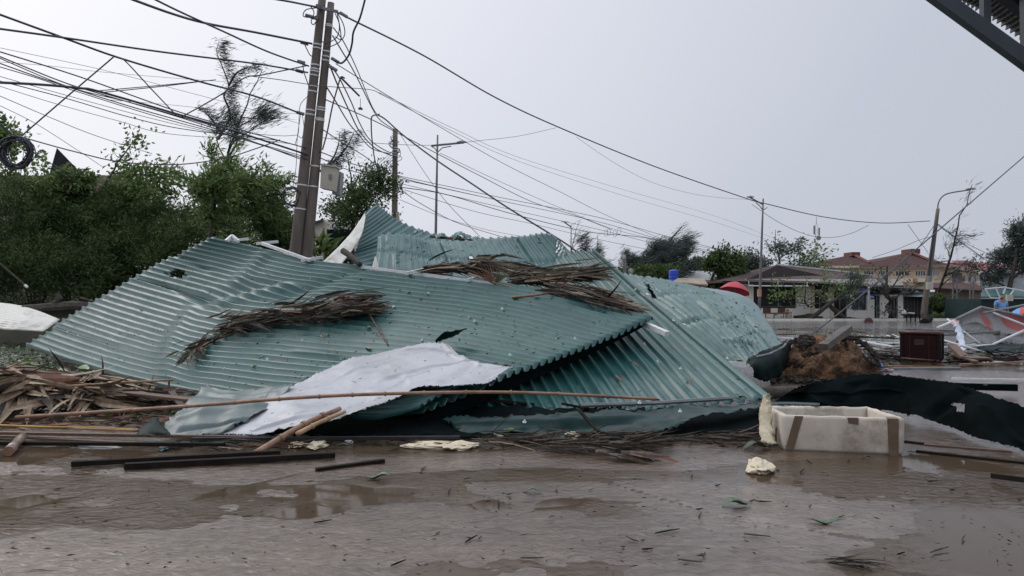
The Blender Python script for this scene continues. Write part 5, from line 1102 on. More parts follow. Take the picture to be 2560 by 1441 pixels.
for pts in ([(2345, 560), (2400, 600), (2480, 640), (2500, 645)], [(2345, 565), (2410, 610), (2480, 662)], [(2345, 562), (2420, 620), (2490, 665), (2560, 690)], [(2340, 590), (2300, 600), (2240, 625), (2180, 645)], [(2270, 562), (2320, 632)], [(2335, 700), (2400, 690), (2480, 690), (2560, 694)]):
    wire(gl3, pts, 3, 50, 52, group=gg3)
# second pole
b = P(986, 640, 34); t = P(988, 323, 34)
b = b-(t-b)*(b.z/(t.z-b.z)); TP3 = cpole('single concrete pole standing between the twin poles and the T lamp', b, t, .17, .115, bands=[(Z(y, 34)-b.z)/(t.z-b.z) for y in (370, 376, 384, 390, 482, 535)])
build('pole_box', MB().bx(X(993, 34), X(999, 34), 33.7, 34, Z(555, 34), Z(532, 34)), CREAMB, TP3)
for i in range(16):
    rd = random.Random(i); y = rd.uniform(330, 420); s = rd.choice((-1, 1)); L = rd.uniform(8, 22)
    wire('small slack wire tangle on the head of the second pole', [(988+s*3, y), (988+s*(4+L*.6), y+rd.uniform(0, 8)), (988+s*L*.8, y+L*.7), (988+s*4, y+L)], 2.4, 33.8, 33.8, group='wire tangle on the second pole')
for i in range(6):
    wire('straight wire fanning down left from the second pole head', [(985, 375+i*7), (960, 398+i*8), (925-i*3, 430+i*9)], 2.2, 33.8, 30, group='fan of wires left of the second pole')
T = thing('hanging_weight', 'small dangling weight on a thin string right of the twin poles', 'weight', P(901, 278, 21))
build('string', MB().tube([P(901, 247, 21), P(901, 272, 21)], .008, 4), CABLEB, T)
build('knob', MB().tube([P(896, 273, 21), P(901, 271, 21), P(906, 274, 21)], [.03, .045, .03], 6), CABLEB, T)

# ---------------------------------------------------------------- street lamps
def tlamp(label, px, D, ytop, ybase, xt, arms, group=None):
    T = thing('street_lamp', label, 'street lamp', (X(px, D), D, 0)); top = P(xt, ytop, D); bs = Vector((X(px, D), D, 0)); n = 4
    build('post', MB().tube([bs.lerp(top, i/n) for i in range(n+1)], [.11-.06*i/n for i in range(n+1)], 10), LAMPM, T, smooth=True)
    for a, b, r in arms['bars']: build('arm', MB().tube([P(*a, D), P(*b, D)], r, 6), LAMPM, T)
    for q in arms['curves']: build('brace', MB().tube([P(x, y, D) for x, y in q], .03, 6), LAMPM, T)
    for (x, y, L) in arms['heads']: build('lamp_head', MB().add(*headshape(P(x, y, D), L)), GREYB, T)
    return T
def headshape(c, L):
    v = []; 
    for x, w, h in ((-L/2, .06, .05), (-L*.1, .16, .10), (L*.35, .12, .07), (L/2, .03, .02)):
        v += [c+Vector((x, -w, 0)), c+Vector((x, w, 0)), c+Vector((x, w*.7, h)), c+Vector((x, -w*.7, h))]
    f = [(i*4+j, i*4+(j+1) % 4, i*4+4+(j+1) % 4, i*4+4+j) for i in range(3) for j in range(4)]+[(0, 1, 2, 3), (15, 14, 13, 12)]
    return v, f
tlamp('T-armed street lamp rising behind the middle of the wreck', 1085, 42, 338, 800, 1094, dict(bars=[((1078, 365), (1160, 357), .06)], curves=[[(1078, 366), (1088, 372), (1093, 382)], [(1093, 382), (1106, 370), (1128, 366)]], heads=[(1155, 357, .6)]))
tlamp('T-armed street lamp in front of the brown-roofed bungalow', 1897, 49.5, 497, 800, 1908, dict(bars=[((1873, 493), (1908, 512), .05)], curves=[[(1890, 507), (1900, 516), (1907, 526)], [(1907, 526), (1914, 522), (1918, 519)]], heads=[(1876, 494, .5)]))
tlamp('small distant street lamp seen over the rear roof', 1426, 85, 562, 800, 1428, dict(bars=[((1411, 556), (1428, 568), .08)], curves=[[(1428, 577), (1432, 574)]], heads=[(1412, 556, .9)]))
# orange notice on lamp
q = P(1899, 735, 49.3); build('notice_sticker', MB().tube([P(1898.6, 724, 49.48), P(1898.2, 742, 49.48)], .14, 10), mat('orange_paper', (.5, .22, .10), (.4, .3, .25), .7, 3), label='orange paper notice wrapped on the lamp post by the bungalow', cat='notice')
# leaning lamp pole
b = G(2307, 802); t = P(2345, 522, 50)
TP4 = cpole('leaning concrete pole with a curved lamp arm in front of the peach building', b, t, .22, .11)
build('lamp_arm', MB().tube([Vector(v) for v in cr([tuple(P(x, y, 50)) for x, y in ((2344, 530), (2346, 508), (2356, 492), (2375, 483), (2425, 475))], 6)], .045, 8), LAMPM, TP4, smooth=True)
build('lamp_head', MB().add(*headshape(P(2428, 474, 50), .7)), GREYB, TP4)
for y0, y1, x0, x1, m_ in ((690, 703, 2316, 2325, GREYB), (705, 724, 2314, 2327, CREAMB)):
    build('meter_box', MB().bx(X(x0, 49.6), X(x1, 49.6), 49.3, 49.6, Z(y1, 49.6), Z(y0, 49.6)), m_, TP4)
for i in range(5): build('hanging_wire', MB().tube([P(2345-i*3, 560+i*5, 49.7), P(2335-i*2, 600+i*8, 49.6), P(2328-i, 650, 49.6), P(2324-i, 690, 49.6)], .03, 4), CABLE, TP4)
# telecom mast
T = thing('telecom_mast', 'thin distant red and white telecom mast over the bungalow roof', 'mast', (X(2040, 190), 190, 0)); D = 190
lat = MB(); h0, h1 = 0, Z(562, D); s = .35; x = X(2041, D)
for dx, dy in ((-s, 0), (s, 0), (0, s)): lat.tube([(x+dx, D+dy, 0), (x+dx, D+dy, h1)], .07, 4)
z = 2
while z < h1: lat.tube([(x-s, D, z), (x+s, D, z+.8)], .04, 3); lat.tube([(x+s, D, z+.8), (x-s, D, z+1.6)], .04, 3); z += 1.6
build('lattice', lat, WHITEP, T); build('antenna', MB().bx(x-.8, x-.5, D-.3, D, h1-2.5, h1-.3).bx(x+.5, x+.8, D-.3, D, h1-2.8, h1-.8), GREYB, T)
build('dish', MB().tube([(x+.3, D-.8, h1-3.5), (x+.3, D-.5, h1-3.5)], .6, 10), GREYB, T); build('top_spike', MB().tube([(x, D, h1), (x, D, h1+2)], .06, 4), GREYM, T)
# ball lamp post
T = thing('globe_lamp', 'garden lamp post with two glass globes behind the wreck', 'lamp', (X(1562, 30), 30, 0)); D = 30
build('post', MB().tube([(X(1563, D), D, 0), P(1562, 642, D)], .06, 8), GREYM, T)
for x, y in ((1552, 659), (1577, 678)):
    gm_ = mat('globe_glass', (.45, .45, .46), (.36, .37, .38), .1, 2, alpha=.45); c = P(x, y, D-.1); rr = .11
    g = MB(); n = 8; ringp = [(math.sin(math.pi*i/n)*rr, math.cos(math.pi*i/n)*rr) for i in range(n+1)]
    g.tube([c+Vector((0, 0, -z)) for r, z in ringp], [max(r, .004) for r, z in ringp], 14); o = build('globe', g, gm_, T, smooth=True)
    build('bulb', MB().tube([c+Vector((0, 0, -.05)), c+Vector((0, 0, .05))], .035, 8), WHITEP, T)
    build('arm', MB().tube([P(1562, y+8, D), c+Vector((0, 0, -.11))], .02, 6), GREYM, T)
build('cap', MB().bx(X(1557, D), X(1563, D), D-.08, D+.08, Z(647, D), Z(637, D)), CREAMB, T)

# ---------------------------------------------------------------- buildings at right
def wall_open(x0, x1, z0, z1, y, th, ops):
    xs = sorted({x0, x1, *[o[0] for o in ops], *[o[1] for o in ops]}); zs = sorted({z0, z1, *[o[2] for o in ops], *[o[3] for o in ops]}); mb = MB()
    for a, b in zip(xs[:-1], xs[1:]):
        run = None
        for c, d in zip(zs[:-1], zs[1:]):
            mx, mz = (a+b)/2, (c+d)/2
            hole = any(o[0] < mx < o[1] and o[2] < mz < o[3] for o in ops)
            if not hole: run = (run[0], d) if run else (c, d)
            if (hole or d == zs[-1]) and run: mb.bx(a, b, y, y+th, *run); run = None
    return mb
D = 53
T = thing('bungalow', 'long white bungalow with brown roof and dark openings at right', 'house', (X(2060, D), D+3, 0))
op = [(1884, 1991, 703, 771), (2030, 2071, 705, 772), (2084, 2117, 708, 797), (2130, 2167, 735, 776), (2186, 2200, 738, 796), (2228, 2245, 741, 796)]
ops = [(X(a, D), X(b, D), max(.02, Z(d, D)), Z(c, D)) for a, b, c, d in op]
build('front_wall', wall_open(X(1862, D), X(2258, D), 0, 2.9, D, .25, ops), WALLW, T)
build('side_wall', MB().bx(X(2258, D)-.25, X(2258, D), D+.25, D+8, 0, 2.3), WALLW, T)
build('side_wall', MB().bx(X(1862, D), X(1862, D)+.25, D+.25, D+8, 0, 2.6), WALLW, T)
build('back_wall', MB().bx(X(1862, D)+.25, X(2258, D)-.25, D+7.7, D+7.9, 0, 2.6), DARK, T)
for i, o in enumerate(ops):
    nm = 'door' if o[2] < .3 else 'window'
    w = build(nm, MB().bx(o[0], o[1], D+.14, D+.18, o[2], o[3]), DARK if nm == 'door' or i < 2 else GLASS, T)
    f = MB(); t = .06
    if i >= 2 or i == 1: f.bx(o[0]+.003, o[0]+t, D+.06, D+.13, o[2]+.003, o[3]-.003).bx(o[1]-t, o[1]-.003, D+.06, D+.13, o[2]+.003, o[3]-.003).bx(o[0]+t, o[1]-t, D+.06, D+.13, o[3]-t, o[3]-.003); f.bx((o[0]+o[1])/2-.03, (o[0]+o[1])/2+.03, D+.06, D+.13, o[2]+.01, o[3]-t-.003)
    if f.v: build('frame', f, GREYM, w)
build('beam_band', MB().bx(X(2163, D), X(2258, D), D-.06, D-.005, Z(737, D), Z(714, D)), DARK, T)
build('front_railing', MB().tube([P(1872, 715, D-.8), P(2020, 716, D-.8)], .05, 6), WHITEP, T)
for x in (1872, 1945, 2018): build('railing_hanger', MB().tube([P(x, 716, D-.8), P(x, 703, D-.8)], .03, 5), WHITEP, T)
for x in (2028, 2076): build('pilaster', MB().bx(X(x, D), X(x+7, D), D-.12, D-.005, 0, 2.6), WALLC, T)
e = [P(1806, 702, 52.3), P(2060, 709, 52.3), P(2312, 724, 52.3)]; r_ = [P(1940, 663, 57), P(2120, 682, 57), P(2175, 690, 57)]
bk_ = [Vector((e[0].x, 63, e[0].z)), Vector((e[2].x, 63, e[2].z))]
v = e+r_+bk_; 
build('roof', MB().add(v+[p+Vector((0, 0, -.14)) for p in v], [(0, 1, 4, 3), (1, 2, 5, 4), (0, 3, 6), (2, 7, 5), (3, 4, 5, 7, 6), (8, 11, 12, 9), (9, 12, 13, 10), (8, 9, 1, 0), (9, 10, 2, 1), (8, 0, 6, 14), (10, 15, 7, 2)]), ROOFB, T)
build('gable_roof', MB().prism([P(1868, 698, 52.9), P(1942, 664, 53), P(2060, 690, 53), P(2010, 690, 53)], (0, .1, 0)), mat('gable_dark', (.05, .036, .036), (.035, .027, .027), .6, 3), T)
build('ridge_cap', MB().tube([r_[0], r_[1], r_[2]], .12, 6), ROOFG, T)
build('eave_board', MB().beam(e[0]+Vector((0, -.03, -.1)), e[1]+Vector((0, -.03, -.1)), .04, .18).beam(e[1]+Vector((0, -.03, -.1)), e[2]+Vector((0, -.03, -.1)), .04, .18), DARK, T)
# pavement in front of bungalow
mb = MB().bx(X(1860, 50), 60, 50.2, 53, -.05, .12); build('pavement', mb, CONC2, kind='structure', label='raised pavement in front of the bungalow', loc=(0, 0, 0))
mb = MB()
for i in range(26): mb.bx(16.5+i*1.2, 17.65+i*1.2, 50.0, 50.19, -.03, .14)
build('kerb', mb, WALLW, kind='structure', label='painted kerb along the far side of the lot', loc=(0, 0, 0))
# furniture stacked by the bungalow wall
T = thing('wooden_bench', 'dark wooden bench under the big window of the bungalow', 'bench', (X(1925, 51.5), 51.5, .12)); D2 = 51.6
build('seat', MB().bx(X(1908, D2), X(1965, D2), D2-.5, D2, Z(785, D2), Z(782, D2)), WOODB, T)
for x0, x1 in ((1908, 1927), (1945, 1963)): build('backrest', MB().bx(X(x0, D2), X(x1, D2), D2, D2+.06, Z(784, D2), Z(771, D2)), CABR, T)
for x in (1909, 1930, 1962): build('leg', MB().bx(X(x, D2), X(x+1.5, D2), D2-.4, D2-.3, .12, Z(785, D2)), WOODB, T)
T = thing('wooden_chair', 'light wooden chair at the right end of the bench by the bungalow', 'chair', (X(1968, 51.6), 51.6, .12))
build('backrest', MB().bx(X(1965, D2), X(1973, D2), D2, D2+.05, .6, Z(774, D2)), BAMB, T); build('seat', MB().bx(X(1958, D2), X(1973, D2), D2-.45, D2-.01, .52, .58), BAMB, T)
for x in (1958, 1971.5):
    for y in (D2-.44, D2-.05): build('leg', MB().bx(X(x, D2), X(x+1.5, D2), y, y+.05, .12, .52), BAMB, T)
# signs
T = thing('street_sign', 'blue sign board with white lettering on a pole before the bungalow', 'sign', (X(2172, 51), 51, 0))
build('post', MB().tube([G(2172, 804), P(2172, 718, 51)], .07, 8), GREYB, T)
build('post_base', MB().tube([G(2172, 806)+Vector((0, 0, 0)), P(2172, 797, 51)], [.28, .10], 8), mat('red_base', (.12, .04, .035), (.08, .03, .03), .6), T)
bd = build('board', MB().bx(X(2150, 51), X(2171, 51), 50.86, 50.92, Z(735, 51), Z(722, 51)), SIGNB, T)
def text(s, name, c, size, mt, parent):
    cu = bpy.data.curves.new(name, 'FONT'); cu.body = s; cu.size = size; cu.align_x = 'CENTER'; cu.align_y = 'CENTER'; cu.extrude = .004
    o = bpy.data.objects.new(name, cu); col.objects.link(o); o.parent = parent; o.rotation_euler = (R(90), 0, 0); o.location = Vector(c)-WLOC[parent.name]; cu.materials.append(mt); WLOC[o.name] = Vector(c); return o
for i, (y, w, h) in enumerate(((725, 5, .8), (730, 9, 2.2))):
    for k in range(int(w)): build('letter_stroke', MB().bx(X(2161-w+k*2*1.0, 50.85), X(2161-w+k*2+1.2, 50.85), 50.84, 50.855, Z(y+h/2, 50.85), Z(y-h/2, 50.85)), WHITEP, bd)
bd2 = build('small_board', MB().bx(X(2176, 51), X(2185, 51), 50.9, 50.95, Z(749, 51), Z(736, 51)), SIGNB, T)
for k in range(4): build('letter_stroke', MB().bx(X(2177+k*2, 50.85), X(2178.2+k*2, 50.85), 50.87, 50.89, Z(744.5, 50.85), Z(741.5, 50.85)), WHITEP, bd2)
# table
T = thing('wooden_table', 'dark wooden table holding white bundles at the right end of the bungalow', 'table', (X(2275, 50.5), 50.3, 0)); Dt = 50.2
build('tabletop', MB().bx(X(2257, Dt), X(2292, Dt), Dt-.5, Dt+.3, Z(789, Dt), Z(786, Dt)), WOODD, T)
for x in (2257.5, 2268, 2279, 2290):
    build('leg', MB().bx(X(x, Dt), X(x+1.6, Dt), Dt-.45, Dt-.38, 0, Z(789, Dt)), WOODD, T)
lump('white_bundle', 'white bundle on the left end of the dark table', 'bundle', P(2260, 786, Dt), (.28, .3, .35), WHITEP, 2); lump('pink_bundle', 'low pinkish bundle in the middle of the dark table', 'bundle', P(2277, 786, Dt), (.55, .3, .16), mat('pink_cover', (.5, .38, .35), (.4, .3, .28), .7), 5)
# shed right of bungalow
D = 54.5; T = thing('metal_shed', 'grey glazed metal shed with pale striped awning beside the bungalow', 'shed', (X(2300, D), D+2, 0))
build('front_panel', MB().bx(X(2259, D), X(2330, D), D, D+.1, 0, 2.0), mat('shed_glass', (.10, .105, .11), (.06, .065, .07), .3, 1), T)
for i in range(9): build('mullion', MB().bx(X(2259+i*8.6, D), X(2260+i*8.6, D), D-.05, D-.003, 0, 2.0), GREYB, T)
for i, (a, b, m_) in enumerate(((725, 730, WHITEP), (731, 736, GREEN), (737, 742, WHITEP))): build('awning_strip', MB().prism([P(2259, b, D-1), P(2337-i*2, b, D-1), P(2337-i*2, a, D-.8), P(2259, a, D-.8)], (0, .05, 0)), m_, T)
build('awning_fascia', MB().bx(X(2259, D), X(2335, D), D-.7, D, Z(747, D), Z(743, D)), DARK, T)
# tan house
D = 57; T = thing('tan_house', 'small weathered tan house with two white framed windows', 'house', (X(2390, D), D+3, 0))
op = [(2386, 2402, 753, 776), (2404, 2419, 753, 768), (2360, 2368, 752, 770), (2440, 2446, 753, 768)]; ops = [(X(a, D), X(b, D), Z(d, D), Z(c, D)) for a, b, c, d in op]
build('front_wall', wall_open(X(2330, D), X(2452, D), 0, Z(722, D), D, .25, ops), WALLT, T)
build('side_wall', MB().bx(X(2452, D)-.25, X(2452, D), D+.25, D+7, 0, Z(722, D)), WALLT, T)
for o in ops:
    w = build('window', MB().bx(*o[:2], D+.12, D+.16, *o[2:]), GLASS, T); t = .07
    build('frame', MB().bx(o[0]-t, o[0], D-.03, D+.1, o[2]-t, o[3]+t).bx(o[1], o[1]+t, D-.03, D+.1, o[2]-t, o[3]+t).bx(o[0], o[1], D-.03, D+.1, o[3], o[3]+t).bx(o[0], o[1], D-.03, D+.1, o[2]-t, o[2]), WHITEP, w)
build('roof', MB().prism([P(2322, 724, D-.8), P(2462, 732, D-.8), P(2440, 712, D+3), P(2335, 712, D+3)], (0, 0, .15)), ROOFR, T)
build('roof_slab', MB().bx(X(2326, D), X(2460, D), D-.5, D-.2, Z(729, D), Z(722, D)), WALLT, T)
# scaffold in front of it
T = thing('steel_scaffold', 'tall bare steel frame standing before the tan house', 'scaffold', (X(2400, 55.5), 55.5, 0)); D = 55.5
for x, y in ((2382, 695), (2392, 697), (2425, 720), (2433, 705)): build('upright', MB().tube([(X(x, D), D, 0), P(x, y, D)], .055, 6), GREYB, T)
for a, b in (((2382, 740), (2392, 740)), ((2382, 720), (2392, 720)), ((2425, 745), (2433, 745)), ((2382, 697), (2433, 720)), ((2380, 742), (2450, 690))): build('crossbar', MB().tube([P(*a, D), P(*b, D)], .035, 5), GREYB, T)
# peach two-storey building
D = 76; T = thing('peach_building', 'two-storey peach building with dark red hipped roofs and rooftop vents', 'building', (X(2240, D), D+5, 0))
win = [(2160, 2184, 676, 689), (2196, 2219, 676, 689), (2239, 2269, 676, 692), (2289, 2314, 676, 692), (2332, 2348, 676, 692)]
ops = [(X(a, D), X(b, D), Z(d, D), Z(c, D)) for a, b, c, d in win]
build('front_wall', wall_open(X(2050, D), X(2380, D), 0, Z(668, D), D, .3, ops), WALLP, T)
for o in ops:
    w = build('window', MB().bx(*o[:2], D+.15, D+.2, *o[2:]), GLASS, T); fm = MB(); n = 4
    for k in range(n+1): xk = o[0]+(o[1]-o[0])*k/n; fm.bx(xk-.05, xk+.05, D+.02, D+.12, o[2], o[3])
    fm.bx(o[0], o[1], D-.04, D+.01, o[3]-.12, o[3]).bx(o[0], o[1], D-.04, D+.01, o[2], o[2]+.1); build('frame', fm, WHITEP, w)
for a, b in ((2235, 2270), (2283, 2322)): build('balcony_box', MB().bx(X(a, D), X(b, D), D-.9, D-.01, Z(706, D), Z(697, D)), WALLC, T)
build('fascia', MB().bx(X(2050, D), X(2385, D), D-.8, D-.02, Z(671, D), Z(666, D)), WALLC, T)
build('side_wall', MB().prism([(X(2380, D), D+.02, 0), (X(2450, 84), 84, 0), (X(2450, 84), 84, Z(682, 84)), (X(2380, D), D+.02, Z(669, D))], (0, .3, 0)), WALLP, T)
build('side_fascia', MB().beam(P(2383, 669, D-.7), P(2445, 682, 83), .5, .25), WALLC, T)
build('stair_recess', MB().prism([P(2383, 680, 75.9), P(2405, 684, 78.2), P(2405, 712, 78.2), P(2383, 716, 75.9)], (0, -.06, 0)), mat('recess_brown', (.12, .085, .07), (.09, .065, .055), .8), T)
for x in (2410, 2425, 2437): build('side_window', MB().prism([P(x, 690, 78.5+(x-2410)*.12), P(x+9, 691, 79.5+(x-2410)*.12), P(x+9, 703, 79.5+(x-2410)*.12), P(x, 703, 78.5+(x-2410)*.12)], (0, -.15, 0)), GREYB, T)
def hip(name, e0, e1, ridge0, ridge1, dep, mt, T):
    b0 = Vector((e0.x, e0.y+dep, e0.z)); b1 = Vector((e1.x, e1.y+dep, e1.z)); return build(name, MB().add([e0, e1, b1, b0, ridge0, ridge1], [(0, 1, 5, 4), (1, 2, 5), (2, 3, 4, 5), (3, 0, 4), (3, 2, 1, 0)]), mt, T)
hip('roof', P(2148, 666, 75), P(2392, 668, 75), P(2270, 632, 80), P(2282, 632, 80), 12, ROOFR, T)
hip('rear_roof', P(2000, 669, 78), P(2200, 669, 78), P(2122, 639, 83), P(2138, 639, 83), 12, ROOFR, T)
hip('side_roof', P(2330, 668, 75.2), P(2460, 690, 86), P(2320, 645, 84), P(2380, 668, 88), 8, ROOFR, T)
build('roof_vent', MB().bx(X(2265, 80), X(2288, 80), 79, 81, Z(636, 80), Z(624, 80)), mat('brick_vent', (.17, .07, .05), (.12, .05, .04), .8), T)
build('roof_vent', MB().bx(X(2119, 83), X(2140, 83), 82, 84, Z(642, 83), Z(632, 83)), MATS['brick_vent'], T)
for a, b in (((2283, 633), (2345, 660)), ((2140, 640), (2175, 658))): build('hip_ridge', MB().tube([P(*a, 79), P(*b, 76)], .15, 6), MATS['brick_vent'], T)
for i, (x, y) in enumerate(((2302, 706), (2300, 712), (2340, 720), (2350, 720))): build('air_conditioner', MB().bx(X(x-4, D), X(x+4, D), D-.4, D-.02, Z(y+4, D), Z(y-2, D)), GREYB, T)
# red roof building
D = 92; T = thing('red_roof_building', 'pale building with bright red metal roof behind the right casuarina', 'building', (X(2440, D), D+5, 0))
ops = [(X(a, D), X(b, D), Z(701, D), Z(683, D)) for a, b in ((2447, 2456), (2470, 2476), (2482, 2488))]
build('front_wall', wall_open(X(2400, D), X(2560, D), 0, Z(672, D), D, .3, ops), WALLG, T)
for o in ops:
    w = build('window', MB().bx(*o[:2], D+.1, D+.15, *o[2:]), GLASS, T); build('frame', MB().bx(o[0]-.1, o[0], D-.05, D, o[2], o[3]).bx(o[1], o[1]+.1, D-.05, D, o[2], o[3]), WHITEP, w)
hip('roof', P(2365, 672, 90), P(2580, 678, 90), P(2400, 651, 95), P(2490, 660, 95), 12, ROOFX, T)
build('gutter', MB().bx(X(2420, 90), X(2580, 90), 89.8, 89.95, Z(682, 90), Z(676, 90)), WHITEP, T)
# green shed at right edge
D = 48; T = thing('green_shed', 'dark green metal shed with a buckled white frame at the right edge', 'shed', (X(2520, D), D+3, 0))
build('wall', MB().bx(X(2452, D), X(2620, D), D, D+4, 0, Z(748, D)), mat('shed_green', (.02, .05, .05), (.015, .035, .035), .5, 2), T)
build('roof', MB().prism([P(2452, 745, D-1), P(2620, 745, D-1), P(2620, 728, D+2), P(2456, 728, D+2)], (0, 0, .08)), GREEN, T)
for a, b in (((2463, 723), (2515, 718)), ((2463, 723), (2476, 745)), ((2476, 745), (2510, 748)), ((2515, 718), (2508, 735)), ((2515, 720), (2560, 728)), ((2490, 722), (2500, 745)), ((2535, 726), (2520, 745))): build('frame_tube', MB().tube([P(*a, D-1.3), P(*b, D-1.3)], .045, 6), WHITEP, T)
build('meter_box', MB().bx(X(2513, D-2), X(2528, D-2), D-2.2, D-2, Z(753, D-2), Z(737, D-2)), CREAMB, T)
# small low buildings behind the mound of roof
D = 60; T = thing('low_shed', 'grey-roofed low shed beside the blue water tank', 'shed', (X(1720, D), D+2, 0))
build('wall', MB().bx(X(1660, D), X(1800, D), D, D+3, 0, Z(705, D)), DKGREEN, T)
build('roof', MB().prism([P(1650, 702, D-.5), P(1810, 704, D-.5), P(1800, 683, D+4), P(1690, 678, D+4)], (0, 0, .1)), ROOFG, T)
T = thing('brown_shed', 'low rusty roof just above the rounded green mound', 'shed', (X(1760, 45), 46, 0))
build('roof', MB().prism([P(1680, 708, 44), P(1770, 715, 44), P(1760, 700, 46), P(1695, 699, 46)], (0, 0, .08)), WALLT, T); build('wall', MB().bx(X(1690, 45), X(1760, 45), 44.6, 46.5, 0, Z(709, 45)), WALLT, T)
# blue tank
D = 52; T = thing('water_tank', 'bright blue cylindrical water tank on a roof behind the mound', 'tank', P(1683, 705, D))
c = P(1684, 705, D); h = Z(674, D)-c.z; r = .34
rs = [(0, r*.96), (.06, r), (.2, r), (.22, r*.96), (.26, r), (.45, r), (.47, r*.96), (.51, r), (.72, r), (.74, r*.96), (.78, r), (.88, r), (.94, r*.8), (.97, r*.4), (1, r*.35)]
build('shell', MB().tube([c+Vector((0, 0, h*a)) for a, _ in rs], [b for _, b in rs], 20), BLUE, T, smooth=True)
build('stand', MB().bx(c.x-.4, c.x+.4, D-.4, D+.4, 0, c.z), WALLT, T)
# umbrellas
def umbrella(label, px, py, D, rx, rz, cols, tilt):
    c = P(px, py, D); T = thing('umbrella', label, 'umbrella', (c.x, c.y, 0)); n = 8; M = Matrix.Rotation(tilt, 3, 'Y')@Matrix.Rotation(-.25, 3, 'X')
    for k in range(n):
        mb = MB(); rows = []
        for i in range(5):
            t = i/4; row = []
            for j in range(4):
                a = 2*math.pi*(k+j/3)/n; sag = 1-.06*math.sin(math.pi*j/3)*t; row.append(c+M@Vector((math.cos(a)*rx*t*sag, math.sin(a)*rx*t*sag, rz*(1-t**1.9))))
            rows += row
        mb.add(rows, [(i*4+j, i*4+j+1, i*4+j+5, i*4+j+4) for i in range(4) for j in range(3)]); o = build('canopy_panel', mb, cols[k % len(cols)], T, smooth=True)
    build('shaft', MB().tube([c+M@Vector((0, 0, rz)), c-M@Vector((0, 0, 1.2))], .02, 6), GREYM, T); return T
umbrella('dark red open umbrella tipped over behind the green mound', 1836, 730, 30, .62, .42, [REDU], R(14))
umbrella('blue, white and red striped umbrella at the right edge beside the man', 2560, 788, 32, .75, .35, [mat('blue_panel', (.08, .3, .65), (.07, .25, .6), .5), mat('red_panel', (.5, .06, .04), (.45, .05, .04), .5), WHITEP, mat('orange_panel', (.6, .25, .08), (.5, .2, .07), .5)], R(-12))

# ---------------------------------------------------------------- right-hand trees
def casu(label, base, top, r0, n, seed, wind=(.5, 0, .1), ll=.5, **kw):
    return tree('casuarina_tree', label, 'tree', base, top, r0, NEED, n, ll, .035, .20, needle=True, wind=wind, seed=seed, **kw)
def gb(px, D): return Vector((X(px, D), D, 0))
casu('largest dark casuarina bent by the wind behind the globe lamp', gb(1618, 62), P(1636, 622, 62), .3, 26000, 31, levels=2, nb=18, spread=.7, ln=.5, start=.10)
casu('shorter bushy casuarina left of the largest one behind the globe lamp', gb(1575, 62), P(1580, 662, 62), .2, 15000, 32, levels=2, nb=12, spread=.7, ln=.5, start=.12)
casu('grey casuarina swept right at the rear above the middle roof', gb(1400, 60), P(1404, 628, 60), .12, 1600, 33, levels=2, nb=5, spread=.5, ln=.3, start=.5)
casu('low casuarina tuft above the top corner of the right panel', gb(1475, 60), P(1476, 645, 60), .12, 1100, 34, levels=2, nb=4, spread=.5, ln=.25, start=.6)
tree('leafy_tree', 'mid green leafy tree between the blue tank and the bungalow', 'tree', gb(1770, 56), P(1775, 668, 56), .2, LEAFB, 12000, .32, .14, .3, levels=3, nb=4, spread=.7, seed=35)
tree('leafy_tree', 'thin windblown leafy tree left of the bungalow gable', 'tree', gb(1830, 60), P(1842, 670, 60), .15, LEAFC, 5000, .3, .12, .3, levels=2, nb=5, spread=.7, seed=36)
bush('tree_row', 'distant dark tree line behind the blue tank', 'trees', [ell(1690, 672, 75, 45, 28, 2), ell(1740, 668, 76, 40, 25, 2), ell(1800, 685, 76, 60, 25, 2), ell(1850, 680, 76, 30, 22, 2)], 14000, .45, .2, LEAFC)
bush('tree_row', 'dark shrubbery under the casuarinas behind the globe lamp', 'trees', [ell(1600, 690, 58, 60, 28, 2), ell(1655, 690, 59, 40, 25, 2), ell(1540, 690, 60, 40, 15, 2)], 14000, .35, .12, LEAFB)
tree('bare_tree', 'nearly bare tree behind the bungalow gable', 'tree', gb(1945, 62), P(1940, 630, 62), .14, LEAFC, 1500, .3, .12, .25, levels=3, nb=4, spread=.6, seed=37, ln=.5)
tree('leafy_tree', 'pale leafy top behind the bungalow roof', 'tree', gb(1985, 63), P(1990, 660, 63), .14, LEAFL, 1600, .3, .13, .35, levels=2, nb=5, spread=.7, seed=38)
tree('leaning_tree', 'half fallen leafy tree leaning left in front of the bungalow', 'tree', G(2035, 797), P(2018, 740, 50.5), .09, LEAFA, 750, .26, .13, .20, levels=2, nb=5, spread=.75, seed=39, wind=(-.2, 0, .1), ln=.7)
for pts, r, lb in (([(2028, 797), (2070, 763), (2108, 735)], .17, 'fallen tree trunk slanting up right before the bungalow'), ([(2112, 798), (2080, 770), (2040, 728)], .20, 'thicker fallen trunk crossing the other one before the bungalow')):
    build('fallen_tree', MB().tube([P(a, b, 50.6 if r > .18 else 50.2) for a, b in pts], [r, r*.8, r*.5], 8), BARK, label=lb, cat='fallen tree', smooth=True)
lump('root_clump', 'small root clump at the foot of the left fallen trunk', 'roots', G(2020, 800), (2.0, .8, .5), BANK, 7); lump('root_clump', 'reddish root clump at the foot of the right fallen trunk', 'roots', G(2118, 801), (1.6, .8, .3), DIRTB, 8)
casu('small feathery casuarina in front of the bungalow doorway', G(2118, 798), P(2120, 735, 50.4), .06, 1500, 40, levels=2, nb=5, spread=.4, wind=(.1, 0, .3), ln=.4, ll=.3)
tree('stripped_tree', 'forked bare trunk standing before the right end of the bungalow', 'tree', G(2228, 800), P(2212, 735, 50.2), .22, NEED, 350, .25, .08, .2, levels=2, nb=3, spread=.45, seed=42, ln=.8)
